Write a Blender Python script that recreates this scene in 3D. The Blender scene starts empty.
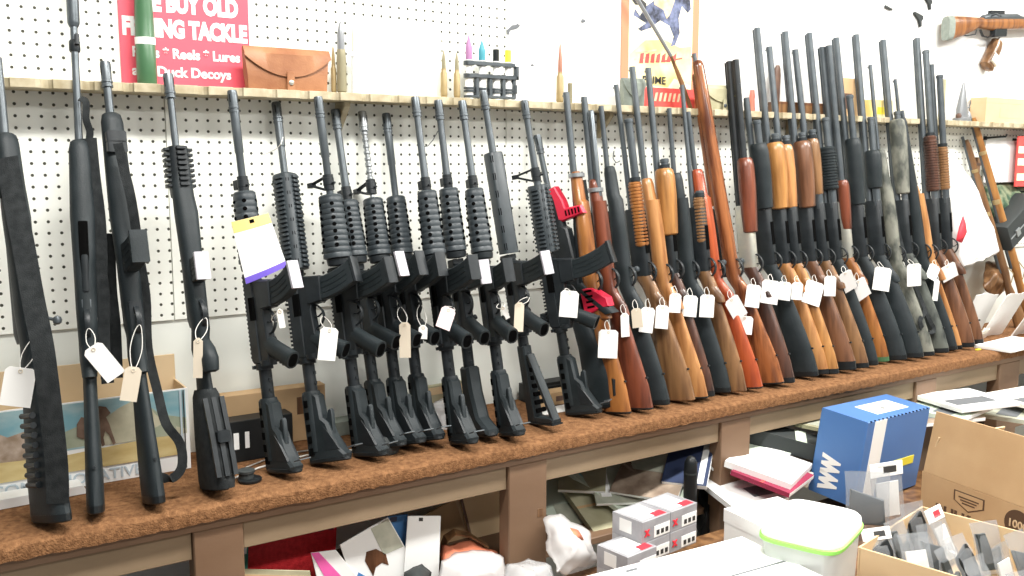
import bpy, math, random
from mathutils import Vector, Matrix
R = math.radians
random.seed(7)
scn = bpy.context.scene
COL = scn.collection

# ------------------------------------------------------------------ camera
F = 930.0
VX, VY = 1950.0, 166.0
pitch = math.atan((288-VY)/F)
wdir = Vector((VX-512, VY-288, F)).normalized()
updir = Vector((0, -math.cos(pitch), -math.sin(pitch)))
ndir = wdir.cross(updir)
if ndir.z < 0: ndir = -ndir
RM = Matrix((wdir, ndir, updir))
CAM = Vector((0, -2.28, 1.5))
def ray(x, y): return RM @ Vector((x-512, y-288, F))
def onY(x, y, Y):
    r = ray(x, y); return CAM + r*((Y-CAM.y)/r.y)
def onZ(x, y, Z):
    r = ray(x, y); return CAM + r*((Z-CAM.z)/r.z)
def proj(P):
    v = RM.transposed() @ (Vector(P)-CAM)
    return 512+F*v.x/v.z, 288+F*v.y/v.z
cd = bpy.data.cameras.new('camera'); cam = bpy.data.objects.new('camera', cd); COL.objects.link(cam)
rt = RM @ Vector((1,0,0)); upv = RM @ Vector((0,-1,0)); bk = RM @ Vector((0,0,-1))
mw = Matrix((rt, upv, bk)).transposed().to_4x4(); mw.translation = CAM
cam.matrix_world = mw
cd.sensor_width = 36; cd.lens = 36*F/1024; cd.clip_start = .02
scn.camera = cam

# ------------------------------------------------------------------ materials
M = {}
def mat(name, col, rough=.5, metal=0, col2=None, scale=8, stretch=(1,1,1), bump=0, bscale=60, spec=.5, trans=0, emit=0, alpha=1, detail=4, lo=.35, hi=.65):
    m = bpy.data.materials.new(name); m.use_nodes = True
    nt = m.node_tree; N = nt.nodes; Lk = nt.links; b = N['Principled BSDF']
    b.inputs['Base Color'].default_value = (*col, 1)
    b.inputs['Roughness'].default_value = rough; b.inputs['Metallic'].default_value = metal
    b.inputs['Specular IOR Level'].default_value = spec
    if trans: b.inputs['Transmission Weight'].default_value = trans
    if alpha < 1: b.inputs['Alpha'].default_value = alpha
    if emit:
        b.inputs['Emission Color'].default_value = (*col, 1); b.inputs['Emission Strength'].default_value = emit
    tc = N.new('ShaderNodeTexCoord'); mp = N.new('ShaderNodeMapping'); mp.inputs['Scale'].default_value = stretch
    Lk.new(tc.outputs['Object'], mp.inputs['Vector'])
    if col2:
        no = N.new('ShaderNodeTexNoise'); no.inputs['Scale'].default_value = scale; no.inputs['Detail'].default_value = detail
        Lk.new(mp.outputs[0], no.inputs['Vector'])
        rp = N.new('ShaderNodeValToRGB'); rp.color_ramp.elements[0].color = (*col, 1); rp.color_ramp.elements[1].color = (*col2, 1)
        rp.color_ramp.elements[0].position = lo; rp.color_ramp.elements[1].position = hi
        Lk.new(no.outputs['Fac'], rp.inputs['Fac']); Lk.new(rp.outputs['Color'], b.inputs['Base Color'])
    if bump:
        n2 = N.new('ShaderNodeTexNoise'); n2.inputs['Scale'].default_value = bscale
        Lk.new(mp.outputs[0], n2.inputs['Vector'])
        bp = N.new('ShaderNodeBump'); bp.inputs['Strength'].default_value = bump; bp.inputs['Distance'].default_value = .003
        Lk.new(n2.outputs['Fac'], bp.inputs['Height']); Lk.new(bp.outputs[0], b.inputs['Normal'])
    M[name] = m
    return m
def wood(name, a, b, rough=.3, sc=7): return mat(name, tuple(c*.60 for c in a), rough, 0, tuple(c*.86 for c in b), sc, (6,6,.7), spec=.5, detail=6, lo=.38, hi=.62)
mat('gunblack', (.012,.015,.017), .42, .0, (.020,.024,.027), 30, spec=.30)
mat('polymer', (.013,.018,.020), .5, 0, (.022,.028,.031), 18, bump=.15, bscale=300, spec=.27)
mat('steel', (.085,.10,.11), .35, .5, (.115,.13,.14), 20); mat('guardgrey', (.030,.038,.043), .45, 0, (.045,.054,.06), 20, spec=.4)
mat('steellight', (.33,.35,.36), .3, .7)
mat('darkhole', (.003,.003,.003), .9, spec=.02)
mat('nickel', (.42,.42,.38), .35, .5, (.5,.48,.4), 40)
mat('greyplate', (.42,.41,.44), .5, .2, (.5,.48,.52), 60)
mat('webbing', (.014,.016,.017), .85, 0, (.026,.029,.030), 60, bump=.4, bscale=500, spec=.2)
mat('redplastic', (.62,.015,.05), .4)
wood('w_light', (.40,.16,.05), (.52,.25,.09)); wood('w_honey', (.36,.15,.04), (.48,.23,.07))
wood('w_brown', (.11,.045,.022), (.20,.09,.045)); wood('w_tan', (.17,.08,.035), (.27,.14,.06))
wood('w_red', (.36,.055,.018), (.45,.09,.028)); wood('w_dkred', (.12,.033,.018), (.21,.058,.028))
wood('w_orange', (.26,.085,.022), (.38,.15,.04)); wood('w_walnut', (.05,.024,.018), (.11,.048,.03))
wood('w_mahog', (.14,.042,.02), (.36,.13,.045), rough=.22)
mat('camo', (.05,.055,.045), .6, 0, (.19,.19,.155), 26, (1,1,.5), detail=6, lo=.42, hi=.6)
mat('camodark', (.016,.02,.018), .6, 0, (.09,.10,.085), 22, (1,1,.5), detail=6, lo=.42, hi=.6)
mat('tagwhite', (.86,.85,.82), .7); mat('tagbeige', (.66,.58,.46), .75); mat('tagpink', (.85,.66,.66), .7)
mat('string', (.75,.73,.68), .7); mat('wire', (.5,.5,.48), .35, .6)
mat('ink', (.03,.03,.03), .6); mat('white', (.85,.85,.83), .55); mat('redink', (.7,.03,.05), .6)
mat('paint_green', (.055,.14,.065), .35); mat('brass', (.36,.27,.13), .35, .2, (.30,.22,.10), 30)
mat('brassgrey', (.25,.225,.14), .4, .2); mat('lead', (.24,.25,.26), .4, .4); mat('copper', (.42,.20,.14), .35, .4)
mat('purple', (.36,.17,.33), .5); mat('cyan', (.05,.28,.34), .5); mat('yellow', (.85,.72,.05), .5)
mat('greenlime', (.30,.75,.12), .45); mat('tan_leather', (.26,.10,.04), .5, 0, (.38,.17,.075), 14, bump=.2, bscale=200)
mat('dark_leather', (.10,.055,.04), .55, 0, (.17,.10,.07), 20)
mat('shelfwood', (.34,.28,.17), .75, 0, (.50,.44,.31), 9, (3,1,3))
mat('benchpaint', (.16,.092,.052), .55, 0, (.205,.125,.075), 5, (.5,1,1), bump=.1, bscale=80)
mat('apronpaint', (.21,.148,.088), .6, 0, (.27,.195,.122), 5, (.5,1,1), bump=.1, bscale=80)
mat('cardboard', (.48,.31,.16), .85, 0, (.55,.37,.20), 6, bump=.08, bscale=200)
mat('cardlight', (.62,.45,.26), .85, 0, (.68,.51,.31), 6)
mat('bluebox', (.06,.16,.40), .42, 0, (.075,.19,.45), 3)
mat('canvas', (.22,.25,.22), .9, 0, (.27,.30,.26), 60); mat('olive', (.34,.32,.20), .85, 0, (.42,.39,.26), 20)
mat('blackplastic', (.010,.012,.013), .4, spec=.3)
mat('greycase', (.035,.04,.04), .6, spec=.3)
mat('aged', (.88,.86,.76), .8, 0, (.8,.74,.55), 2.2, lo=.45, hi=.85)
mat('floorcol', (.30,.27,.24), .5, 0, (.35,.32,.28), 3)
mat('ceilingcol', (.8,.8,.78), .8); mat('wallcol', (.80,.82,.76), .7)

def clear(name, col, rough=.08, alpha=.35):
    m = mat(name, col, rough, 0, alpha=alpha, spec=.8); return m
clear('clearbag', (.36,.38,.40), .10, .30); clear('cleartub', (.83,.86,.86), .25, .62); clear('whitebag', (.84,.82,.80), .35, .90); clear('thinbag', (.80,.78,.77), .25, .62)
clear('frost', (.72,.73,.74), .2, .45)

def carpet():
    m = mat('carpet', (.125,.058,.026), .95, 0, (.27,.135,.062), 90, bump=1, bscale=260, spec=.1, detail=8, lo=.3, hi=.7)
carpet()

def pegboard():
    m = bpy.data.materials.new('pegboard'); m.use_nodes = True
    nt = m.node_tree; N = nt.nodes; Lk = nt.links; b = N['Principled BSDF']
    b.inputs['Roughness'].default_value = .55
    geo = N.new('ShaderNodeNewGeometry'); sp = N.new('ShaderNodeSeparateXYZ'); Lk.new(geo.outputs['Position'], sp.inputs[0])
    def cell(out, ph):
        a = N.new('ShaderNodeMath'); a.operation = 'SUBTRACT'; Lk.new(out, a.inputs[0]); a.inputs[1].default_value = ph - .0127 - 25.4*4
        c = N.new('ShaderNodeMath'); c.operation = 'DIVIDE'; Lk.new(a.outputs[0], c.inputs[0]); c.inputs[1].default_value = .0254
        d = N.new('ShaderNodeMath'); d.operation = 'FRACT'; Lk.new(c.outputs[0], d.inputs[0])
        e = N.new('ShaderNodeMath'); e.operation = 'SUBTRACT'; Lk.new(d.outputs[0], e.inputs[0]); e.inputs[1].default_value = .5
        return e.outputs[0]
    cx = cell(sp.outputs['X'], .2135); cz = cell(sp.outputs['Z'], 1.6575)
    cb = N.new('ShaderNodeCombineXYZ'); Lk.new(cx, cb.inputs[0]); Lk.new(cz, cb.inputs[1])
    ln = N.new('ShaderNodeVectorMath'); ln.operation = 'LENGTH'; Lk.new(cb.outputs[0], ln.inputs[0])
    r = N.new('ShaderNodeValToRGB'); r.color_ramp.elements[0].position = .115; r.color_ramp.elements[1].position = .15
    r.color_ramp.elements[0].color = (.05,.05,.035,1); r.color_ramp.elements[1].color = (.88,.89,.82,1)
    Lk.new(ln.outputs['Value'], r.inputs['Fac']); Lk.new(r.outputs['Color'], b.inputs['Base Color'])
    bp = N.new('ShaderNodeBump'); bp.inputs['Distance'].default_value = .003; bp.inputs['Strength'].default_value = .6
    r2 = N.new('ShaderNodeMapRange'); r2.inputs[1].default_value = .10; r2.inputs[2].default_value = .15; Lk.new(ln.outputs['Value'], r2.inputs[0])
    Lk.new(r2.outputs[0], bp.inputs['Height']); Lk.new(bp.outputs[0], b.inputs['Normal'])
    M['pegboard'] = m
pegboard()

# ------------------------------------------------------------------ mesh builder
class MB:
    """collects shapes; coordinates given as (v, y, s) -> local x, y, z"""
    def __init__(s): s.v = []; s.f = []; s.m = []; s.mats = []; s.xf = None
    def mi(s, name):
        if name not in s.mats: s.mats.append(name)
        return s.mats.index(name)
    def add(s, vs, fs, m):
        o = len(s.v); k = s.mi(m)
        for p in vs:
            p = Vector(p); s.v.append(s.xf @ p if s.xf else p)
        for f in fs: s.f.append([i+o for i in f]); s.m.append(k)
    def rings(s, rs, m, cap=True):
        n = len(rs[0]); vs = [p for r in rs for p in r]; fs = []
        for i in range(len(rs)-1):
            for j in range(n):
                a = i*n+j; b = i*n+(j+1) % n
                fs.append([a, b, b+n, a+n])
        if cap: fs.append(list(range(n))[::-1]); fs.append([len(vs)-n+j for j in range(n)])
        s.add(vs, fs, m)
    def loft(s, st, m, n=14, p=2.0, cap=True):
        rs = []
        for q in st:
            z, v, h, w = q[:4]; pp = q[4] if len(q) > 4 else p; y0 = q[5] if len(q) > 5 else 0
            r = []
            for j in range(n):
                a = 2*math.pi*(j+.5)/n; c, d = math.cos(a), math.sin(a)
                r.append((v+h*math.copysign(abs(c)**(2/pp), c), y0+w*math.copysign(abs(d)**(2/pp), d), z))
            rs.append(r)
        s.rings(rs, m, cap)
    def lathe(s, v, pr, m, n=12, y=0):
        s.loft([(z, v, r, r, 2.0, y) for z, r in pr], m, n)
    def slab(s, prof, t, m, r=.002, y=0):
        """prof: list of (s, v); thickness t along y"""
        A = sum(prof[i][0]*prof[(i+1) % len(prof)][1]-prof[(i+1) % len(prof)][0]*prof[i][1] for i in range(len(prof)))
        if A < 0: prof = prof[::-1]
        n = len(prof); ins = []
        for i in range(n):
            a = Vector(prof[i-1]); b = Vector(prof[i]); c = Vector(prof[(i+1) % n])
            d1 = (b-a).normalized(); d2 = (c-b).normalized()
            nn = Vector((-d1.y-d2.y, d1.x+d2.x)); l = nn.length
            nn = nn/l if l > 1e-6 else Vector((-d1.y, d1.x))
            ins.append(b+nn*r)
        rs = []
        for yy, pf in ((-t/2, ins), (-t/2+r, prof), (t/2-r, prof), (t/2, ins)):
            rs.append([(q[1], y+yy, q[0]) for q in pf])
        s.rings(rs, m)
    def box(s, s0, s1, v0, v1, y0, y1, m, r=.0015):
        r = min(r, abs(y1-y0)*.4, abs(s1-s0)*.4, abs(v1-v0)*.4)
        s.slab([(s0, v0), (s1, v0), (s1, v1), (s0, v1)], abs(y1-y0), m, r, (y0+y1)/2)
    def tube(s, pts, r, m, n=6, closed=False, flat=1.0):
        pts = [Vector(p) for p in pts]; rs = []; N0 = None
        for i, p in enumerate(pts):
            if closed: t = pts[(i+1) % len(pts)]-pts[i-1]
            else: t = pts[min(i+1, len(pts)-1)]-pts[max(i-1, 0)]
            t.normalize()
            if N0 is None:
                N0 = t.cross(Vector((0,1,0))); 
                if N0.length < .1: N0 = t.cross(Vector((1,0,0)))
            N0 = (N0 - t*N0.dot(t)).normalized(); B = t.cross(N0)
            rr = r[i] if isinstance(r, (list, tuple)) else r
            rs.append([p+N0*(rr*math.cos(2*math.pi*j/n))+B*(rr*flat*math.sin(2*math.pi*j/n)) for j in range(n)])
        if closed: rs.append(rs[0]); s.rings(rs, m, False)
        else: s.rings(rs, m)
    def ribbon(s, pts, wv, t, m):
        """flat band: pts centre line, wv width vector (half), t thickness"""
        pts = [Vector(p) for p in pts]; wv = Vector(wv); rs = []
        for i, p in enumerate(pts):
            tg = (pts[min(i+1, len(pts)-1)]-pts[max(i-1, 0)]).normalized()
            w = (wv-tg*wv.dot(tg)).normalized()*wv.length
            nn = tg.cross(w).normalized()*t/2
            rs.append([p-w-nn, p+w-nn, p+w+nn, p-w+nn])
        s.rings(rs, m)
    def quad(s, a, b, c, d, m): s.add([a, b, c, d], [[0,1,2,3]], m)
    def poly(s, pts, m): s.add(pts, [list(range(len(pts)))], m)
    def build(s, name, parent=None, smooth=True, shift=None):
        me = bpy.data.meshes.new(name)
        vs = [tuple(p) for p in s.v] if shift is None else [tuple(p+shift) for p in s.v]
        me.from_pydata(vs, [], s.f)
        for k in s.mats: me.materials.append(M[k])
        me.polygons.foreach_set('material_index', s.m)
        me.update()
        if smooth:
            me.polygons.foreach_set('use_smooth', [True]*len(me.polygons))
            me.set_sharp_from_angle(angle=R(38))
        o = bpy.data.objects.new(name, me); COL.objects.link(o)
        if parent: o.parent = parent
        return o
def tag(o, label, cat, group=None, kind=None):
    o['label'] = label; o['category'] = cat
    if group: o['group'] = group
    if kind: o['kind'] = kind
    return o
def struct(o): o['kind'] = 'structure'; return o
def empty(name, loc=(0,0,0), rot=None):
    o = bpy.data.objects.new(name, None); COL.objects.link(o); o.location = loc; o.empty_display_size = .05
    if rot is not None: o.rotation_euler = rot
    return o
def text_mesh(txt, size, mt, parent, mtx, name='lettering', bold=.0, depth=.0006, align='LEFT', sx=1):
    cu = bpy.data.curves.new(name, 'FONT'); cu.body = txt; cu.size = size; cu.extrude = depth; cu.offset = bold; cu.align_x = align
    cu.resolution_u = 3
    t = bpy.data.objects.new('tmp', cu); COL.objects.link(t)
    dg = bpy.context.evaluated_depsgraph_get(); dg.update()
    me = bpy.data.meshes.new_from_object(t.evaluated_get(dg))
    bpy.data.objects.remove(t); me.name = name
    me.transform(mtx @ Matrix.Diagonal((sx,1,1,1)))
    me.materials.clear(); me.materials.append(M[mt])
    o = bpy.data.objects.new(name, me); COL.objects.link(o)
    if parent: o.parent = parent
    return o
def frame(o, x, z):
    """matrix with origin o, x axis x, z axis near z (world vectors)"""
    x = Vector(x).normalized(); z = Vector(z); z = (z-x*z.dot(x)).normalized(); y = z.cross(x)
    m = Matrix((x, y, z)).transposed().to_4x4(); m.translation = Vector(o); return m
# ------------------------------------------------------------------ setting
BZ = .806            # top of the carpeted bench
SZ = 1.680           # top of the rack shelf
BF = -.40            # front of the carpet
PEGZ = 1.136
def wallbox(name, x0, x1, y0, y1, z0, z1, m, r=.001):
    b = MB(); b.slab([(z0,x0),(z0,x1),(z1,x1),(z1,x0)], y1-y0, m, r, (y0+y1)/2); return struct(b.build(name, smooth=False))
WALL = wallbox('wall_back', -1.5, 7, 0, .12, 0, 3.0, 'wallcol')
wallbox('wall_right', 7, 7.1, -5, .12, 0, 3.0, 'wallcol')
b = MB(); b.slab([(-.05,-1.5),(-.05,7.1),(0,7.1),(0,-1.5)], 5.12, 'floorcol', .001, -2.44); struct(b.build('floor', smooth=False))
b = MB(); b.slab([(3.0,-1.5),(3.0,7.1),(3.05,7.1),(3.05,-1.5)], 5.12, 'ceilingcol', .001, -2.44); struct(b.build('ceiling', smooth=False))
# pegboard panels screwed to the wall (left panel, middle panel, one above the shelf)
panels = [('white pegboard panel at the left end behind the black synthetic rifles', -.60, .5215, PEGZ, 2.45),
          ('white pegboard panel behind the carbines with the leather pouch before it', .5235, 1.462, PEGZ, 2.45),
          ('white pegboard panel under the shelf behind the wood stocked guns', 1.464, 2.70, PEGZ, 1.6585),
          ('white pegboard panel at the right end behind the white plastic bag', 2.702, 5.0, PEGZ, 1.6585)]
for lb, x0, x1, z0, z1 in panels:
    b = MB(); b.slab([(z0,x0),(z0,x1),(z1,x1),(z1,x0)], .006, 'pegboard', .0008, -.0032)
    b.build('pegboard_panel', WALL, smooth=False)
b = MB(); b.slab([(1.66,1.466),(1.66,5.0),(2.45,5.0),(2.45,1.466)], .006, 'white', .0008, -.0032)
b.build('smooth_panel', WALL, smooth=False)

# rack shelf with notched front edge
sh = empty('rack_shelf', (0,0,1.66)); tag(sh, 'long pale wooden shelf with a notched front edge holding the gun barrels', 'shelf')
prof = [(-.6, -.007), (-.6, -.075)]
x = -.6
while x < 5.4:
    prof += [(x+.012, -.098), (x+.046, -.100), (x+.056, -.098)]
    for k in range(1, 5):
        a = math.pi*k/5; prof.append((x+.068-.012*math.cos(a), -.098+.012*math.sin(a)))
    x += .080; prof.append((x, -.098))
prof += [(x, -.007)]
b = MB(); b.xf = Matrix(((0,0,1,0),(1,0,0,0),(0,1,0,0),(0,0,0,1)))   # (v,y,s)->(s,v,y)
b.slab(prof, .020, 'shelfwood', .0012, .010)
b.build('shelf_board', sh, smooth=False)
for xb in (.1, .95, 1.8, 2.65, 3.5, 4.35):
    b = MB(); b.slab([(0,-.007),(0,-.07),(-.012,-.068),(-.06,-.02),(-.075,-.007)], .016, 'shelfwood', .001, xb)
    b.xf = None
    for i, p in enumerate(b.v): b.v[i] = Vector((p.y, p.x, p.z-.0005))
    b.build('bracket', sh, smooth=False)

# bench
bn = empty('gun_bench', (0,0,0)); tag(bn, 'long brown painted wooden bench with a carpeted top along the wall', 'bench')
b = MB(); nx = 460; X0, X1 = -.7, 5.4
rs = []
for i in range(nx+1):
    x = X0+(X1-X0)*i/nx; r = []
    j = random.uniform(-.0010, .0010); j2 = random.uniform(-.0020, .0020); k = random.uniform(-.0015,.0015)
    for (yy, zz) in [(-.008,BZ-.03),(-.008,BZ),(-.1,BZ),(-.2,BZ),(-.3,BZ),(-.37,BZ),(BF+.012,BZ-.001+k*.3),(BF+.003+j,BZ-.007),(BF+j,BZ-.018+k),(BF+.002-j,BZ-.034+j2),(BF+.02,BZ-.032),(-.2,BZ-.03)]:
        r.append((x, yy, zz))
    rs.append(r)
b.rings(rs, 'carpet'); b.build('carpet_top', bn)
b = MB()
b.xf = Matrix(((0,0,1,0),(1,0,0,0),(0,1,0,0),(0,0,0,1)))
b.box(X0, X1, -.385, -.010, BZ-.055, BZ-.034, 'benchpaint', .001)
b.build('top_board', bn, smooth=False)
posts = [(.452,.556), (1.228,1.345), (1.975,2.098), (2.93,3.05), (3.46,3.60), (4.3,4.42), (-.35,-.25)]
for x0, x1 in posts:
    b = MB(); b.box(0, BZ-.056, x0, x1, -.384, -.335, 'benchpaint', .003)
    # knot / chip
    b.box(.60, .622, x1-.03, x1-.012, -.3852, -.3838, 'w_tan', .0005)
    b.build('post', bn, smooth=False)
px = sorted(posts)
edges = [X0]+[q for p in px for q in p]+[X1]
for i in range(0, len(edges), 2):
    b = MB(); x0, x1 = edges[i]+.001, edges[i+1]-.001
    b.box(BZ-.118, BZ-.056, x0, x1, -.374, -.350, 'apronpaint', .003)
    b.build('apron_rail', bn, smooth=False)
b = MB(); b.box(.455, .475, X0, X1, -.334, -.012, 'benchpaint', .002); b.build('lower_shelf', bn, smooth=False)
# ------------------------------------------------------------------ long guns
RACK = 'long guns standing in the rack'
class Gun:
    """local frame: z along the bore from butt to muzzle, x towards the trigger side; (v,y,s) coordinates with the bore at v=0"""
    def __init__(g, name, label, cat, short, mpx, bpx, phi=40, vb=0.0, ym=None):
        g.short = short
        B = onZ(bpx[0], bpx[1], BZ+.006)
        if ym is None:
            ym = -.05
            for _ in range(12):
                Mz = onY(mpx[0], mpx[1], ym)
                if Mz.z < SZ-.03: ym = -.035; break
                t = (SZ-.008-B.z)/(Mz.z-B.z); yl = B.y+(Mz.y-B.y)*t
                ym += (-.112-yl)*.8
        Mz = onY(mpx[0], mpx[1], ym)
        d = Mz-B; L = math.sqrt(d.length_squared-vb*vb); a = d.normalized()
        V = Vector((math.sin(R(phi)), -math.cos(R(phi)), 0)); V = (V-a*V.dot(a)).normalized()
        # rotate so that local (-vb, 0, L) points at the muzzle
        e = math.atan2(vb, L); z = (a*math.cos(e)+V*math.sin(e)).normalized(); V = (V-z*V.dot(z)).normalized()
        Y = z.cross(V)
        m = Matrix((V, Y, z)).transposed().to_4x4(); m.translation = B
        g.root = empty(name); g.root.matrix_world = m; g.m = m; g.L = L; g.vb = vb; g.B = B
        g.root['label'] = label; g.root['category'] = cat; g.root['group'] = RACK
        g.objs = []
    zs = 1.0
    def scale(g, k): g.zs = k; g.L /= k
    def w(g, s, v=0, y=0): return g.m @ Vector((v-g.vb, y, s*g.zs))
    def s(g, py, v=0):
        lo, hi = 0, g.L
        for _ in range(30):
            mid = (lo+hi)/2
            if proj(g.w(mid, v))[1] > py: lo = mid
            else: hi = mid
        return lo
    def part(g, name, mb, parent=None):
        if g.zs != 1:
            for q in mb.v: q.z *= g.zs
        o = mb.build(name, parent or g.root, shift=Vector((-g.vb, 0, 0))); g.objs.append(o); return o
    def settle(g):
        mz = min((g.m @ v.co).z for o in g.objs for v in o.data.vertices)
        g.m.translation.z += BZ+.0008-mz; g.root.matrix_world = g.m
GUNS = {}

def barrel(g, s0, L, r=.009, hider=None, m='steel', steps=None, bead=True):
    b = MB()
    pr = [(s0, r*1.25), (s0+.02, r*1.2), (s0+(L-s0)*.45, r*1.05), (L-.001 if not hider else L-.05, r), (L-.001 if not hider else L-.05, r*.6)]
    if steps: pr = steps
    b.lathe(0, pr, m)
    if bead and not hider: b.box(L-.012, L-.006, -r-.004, -r+.002, -.0015, .0015, m, .0005)
    # dark bore
    if not hider: b.lathe(0, [(L-.0015, r*.62), (L-.0008, r*.62)], 'darkhole', 10)
    o = g.part('barrel', b)
    if hider == 'cage':
        h = MB()
        h.lathe(0, [(L-.056, .0085), (L-.055, .0118), (L-.050, .0118), (L-.049, .0105), (L-.046, .0105), (L-.045, .0122), (L-.041, .0122), (L-.040, .0108), (L-.006, .0114), (L, .0104), (L-.0005, .007), (L-.004,.007)], m, 14)
        for k in range(3):
            a = 2*math.pi*k/3+.9
            h.tube([(.0102*math.cos(a), .0102*math.sin(a), L-.030), (.0105*math.cos(a), .0105*math.sin(a), L-.010)], .0014, 'darkhole', 5)
        g.part('flash_hider', h)
    elif hider == 'brake':
        h = MB()
        h.lathe(0, [(L-.05, .010), (L-.049, .0135), (L-.03, .0135), (L-.028, .012), (L-.024, .012), (L-.022, .0135), (L-.004, .0135), (L, .011)], m, 14)
        for k in range(2): h.box(L-.045+.02*k, L-.035+.02*k, -.006, .006, -.0139, .0139, 'darkhole', .001)
        g.part('muzzle_brake', h)
    return o

def trigger_guard(g, s, v0, m='gunblack', r=.0022, ln=.075, dp=.032):
    b = MB(); pts = []
    for k in range(11):
        t = k/10; pts.append((v0+dp*math.sin(math.pi*t)**.6, 0, s-ln*.5+ln*t))
    b.tube(pts, r, m, 6, flat=2.0); g.part('trigger_guard', b)
    t = MB(); t.tube([(v0-.004, 0, s), (v0+.010, 0, s-.002), (v0+.021, 0, s+.005)], .002, m, 6, flat=1.6); g.part('trigger', t)
    g.tg = (s-.01, v0+dp*.85)

def ribbed_guard(g, s0, s1, r=.030, m='guardgrey', nr=10, ring=True):
    b = MB(); n = nr; L = s1-s0; st = [(s0, 0, r*.80, r*.86, 2.4)]
    st.append((s0+.003, 0, r*1.06, r*1.02, 2.5)); st.append((s0+.012, 0, r*1.06, r*1.02, 2.5))
    for k in range(n):
        a = s0+.016+(L-.024)*k/n; c = (L-.024)/n; f = 1-.14*k/n
        st += [(a, 0, r*.985*f, r*.955*f, 2.6), (a+c*.15, 0, r*1.02*f, r*.99*f, 2.6), (a+c*.75, 0, r*1.02*f, r*.99*f, 2.6), (a+c*.9, 0, r*.985*f, r*.955*f, 2.6)]
    st += [(s1-.004, 0, r*.90, r*.86, 2.4), (s1, 0, r*.78, r*.74, 2.4)]
    b.loft(st, m, 18)
    for sg in (-1, 1):
        for k in range(7):
            a = s0+.035+(L-.06)*k/6; f = 1-.14*k/6
            b.xf = Matrix.Translation((-r*.30 if sg > 0 else -r*.3, 0, a)) @ Matrix.Rotation(R(90)*1, 4, 'X')
            b.lathe(0, [(sg*-r*.93*f*1.0, .0042), (sg*-r*1.03*f, .0042)], 'darkhole', 10)
    # holes on the front (trigger side) row
    for k in range(7):
        a = s0+.035+(L-.06)*k/6; f = 1-.14*k/6
        b.xf = Matrix.Translation((0, 0, a)) @ Matrix.Rotation(R(38), 4, 'Z') @ Matrix.Rotation(R(-90), 4, 'Y')
        b.lathe(0, [(-r*.85*f, .0052), (-r*1.118*f, .0052)], 'darkhole', 10)
        b.xf = Matrix.Translation((0, 0, a)) @ Matrix.Rotation(R(-38), 4, 'Z') @ Matrix.Rotation(R(-90), 4, 'Y')
        b.lathe(0, [(-r*.85*f, .0052), (-r*1.118*f, .0052)], 'darkhole', 10)
    b.xf = None
    g.part('handguard', b)
    if ring:
        d = MB(); d.lathe(0, [(s0-.018, .020), (s0-.016, .026), (s0-.004, .0275), (s0-.0005, .0275)], 'gunblack', 18); g.part('delta_ring', d)

def rail_guard(g, s0, s1, r=.026, m='guardgrey', slim=False):
    b = MB()
    b.loft([(s0, 0, r, r, 3.5), (s0+.004, 0, r, r, 3.5), (s1-.004, 0, r, r, 3.5), (s1, 0, r*.9, r*.9, 3.5)], m, 20)
    n = int((s1-s0)/.012)
    for k in range(n):
        a = s0+.004+(s1-s0-.008)*k/n
        for q in range(4):
            if slim and q != 2: continue
            b.xf = Matrix.Rotation(R(90*q), 4, 'Z')
            b.box(a, a+.0062, r-.002, r+.0065, -.0105, .0105, m, .001)
    for q in range(4):
        b.xf = Matrix.Rotation(R(90*q+45), 4, 'Z'); nh = 6 if slim else 7
        for k in range(nh):
            a = s0+.02+(s1-s0-.04)*k/(nh-1); h = .010 if slim else .0045
            b.box(a-h, a+h, r*1.06, r*1.145, -.004, .004, 'darkhole', .001)
    b.xf = None; g.part('handguard', b)

def front_sight(g, s, tri=True, m='gunblack'):
    b = MB()
    b.lathe(0, [(s-.022, .0125), (s-.010, .0125), (s-.009, .0135), (s+.009, .0135), (s+.010, .0125), (s+.018, .0125)], m, 12)
    if tri:
        for y in (-.004, .004):
            b.tube([(-.011, y*.9, s-.020), (-.052, y, s-.004), (-.060, y, s+.001)], .0028, m, 6, flat=1.3)
            b.tube([(-.011, y*.9, s+.014), (-.060, y, s+.004)], .0026, m, 6, flat=1.3)
        b.box(s-.005, s+.008, -.072, -.056, -.008, .008, m, .001)
        b.tube([(-.060,0,s+.001), (-.073,0,s+.001)], .0016, m, 6)
    else:
        b.box(s-.012, s+.012, -.026, -.010, -.010, .010, m, .0015)
    b.tube([(.012,0,s-.006), (.023,0,s-.006)], .003, m, 6)
    g.part('front_sight', b)

def magazine(g, s0, v0, ln, wd=.060, th=.023, curve=.03, m='polymer', plate='gunblack', ang=0.0, name='magazine'):
    """box magazine leaving the well at (s0,v0), floor plate at the end"""
    n = 7; L1 = []; L2 = []
    for k in range(n+1):
        t = k/n; c = curve*t*t+ang*t; v = v0+ln*t
        L1.append((s0-wd/2+c, v)); L2.append((s0+wd/2+c*1.05-.002*t, v-.14*curve*t*2))
    b = MB(); b.slab(L1+L2[::-1], th, m, .003)
    for y in (-th/2, th/2):
        for off in (.28, .5, .72):
            pts = [(L1[k][1]*(1-off)+L2[k][1]*off, y, L1[k][0]*(1-off)+L2[k][0]*off) for k in range(1, n)]
            b.tube(pts, .0012, m, 5)
    o = g.part(name, b)
    f = MB(); a, c = Vector(L1[-1]), Vector(L2[-1]); d = (c-a).normalized(); nn = Vector((-d.y, d.x))
    if nn.y < 0: nn = -nn
    q = [a-d*.003, c+d*.003, c+d*.003+nn*.008, a-d*.003+nn*.008]
    f.slab([tuple(p) for p in q], th+.005, plate, .0015)
    f.xf = None
    g.part('floor_plate', f, o)
    return o

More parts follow.
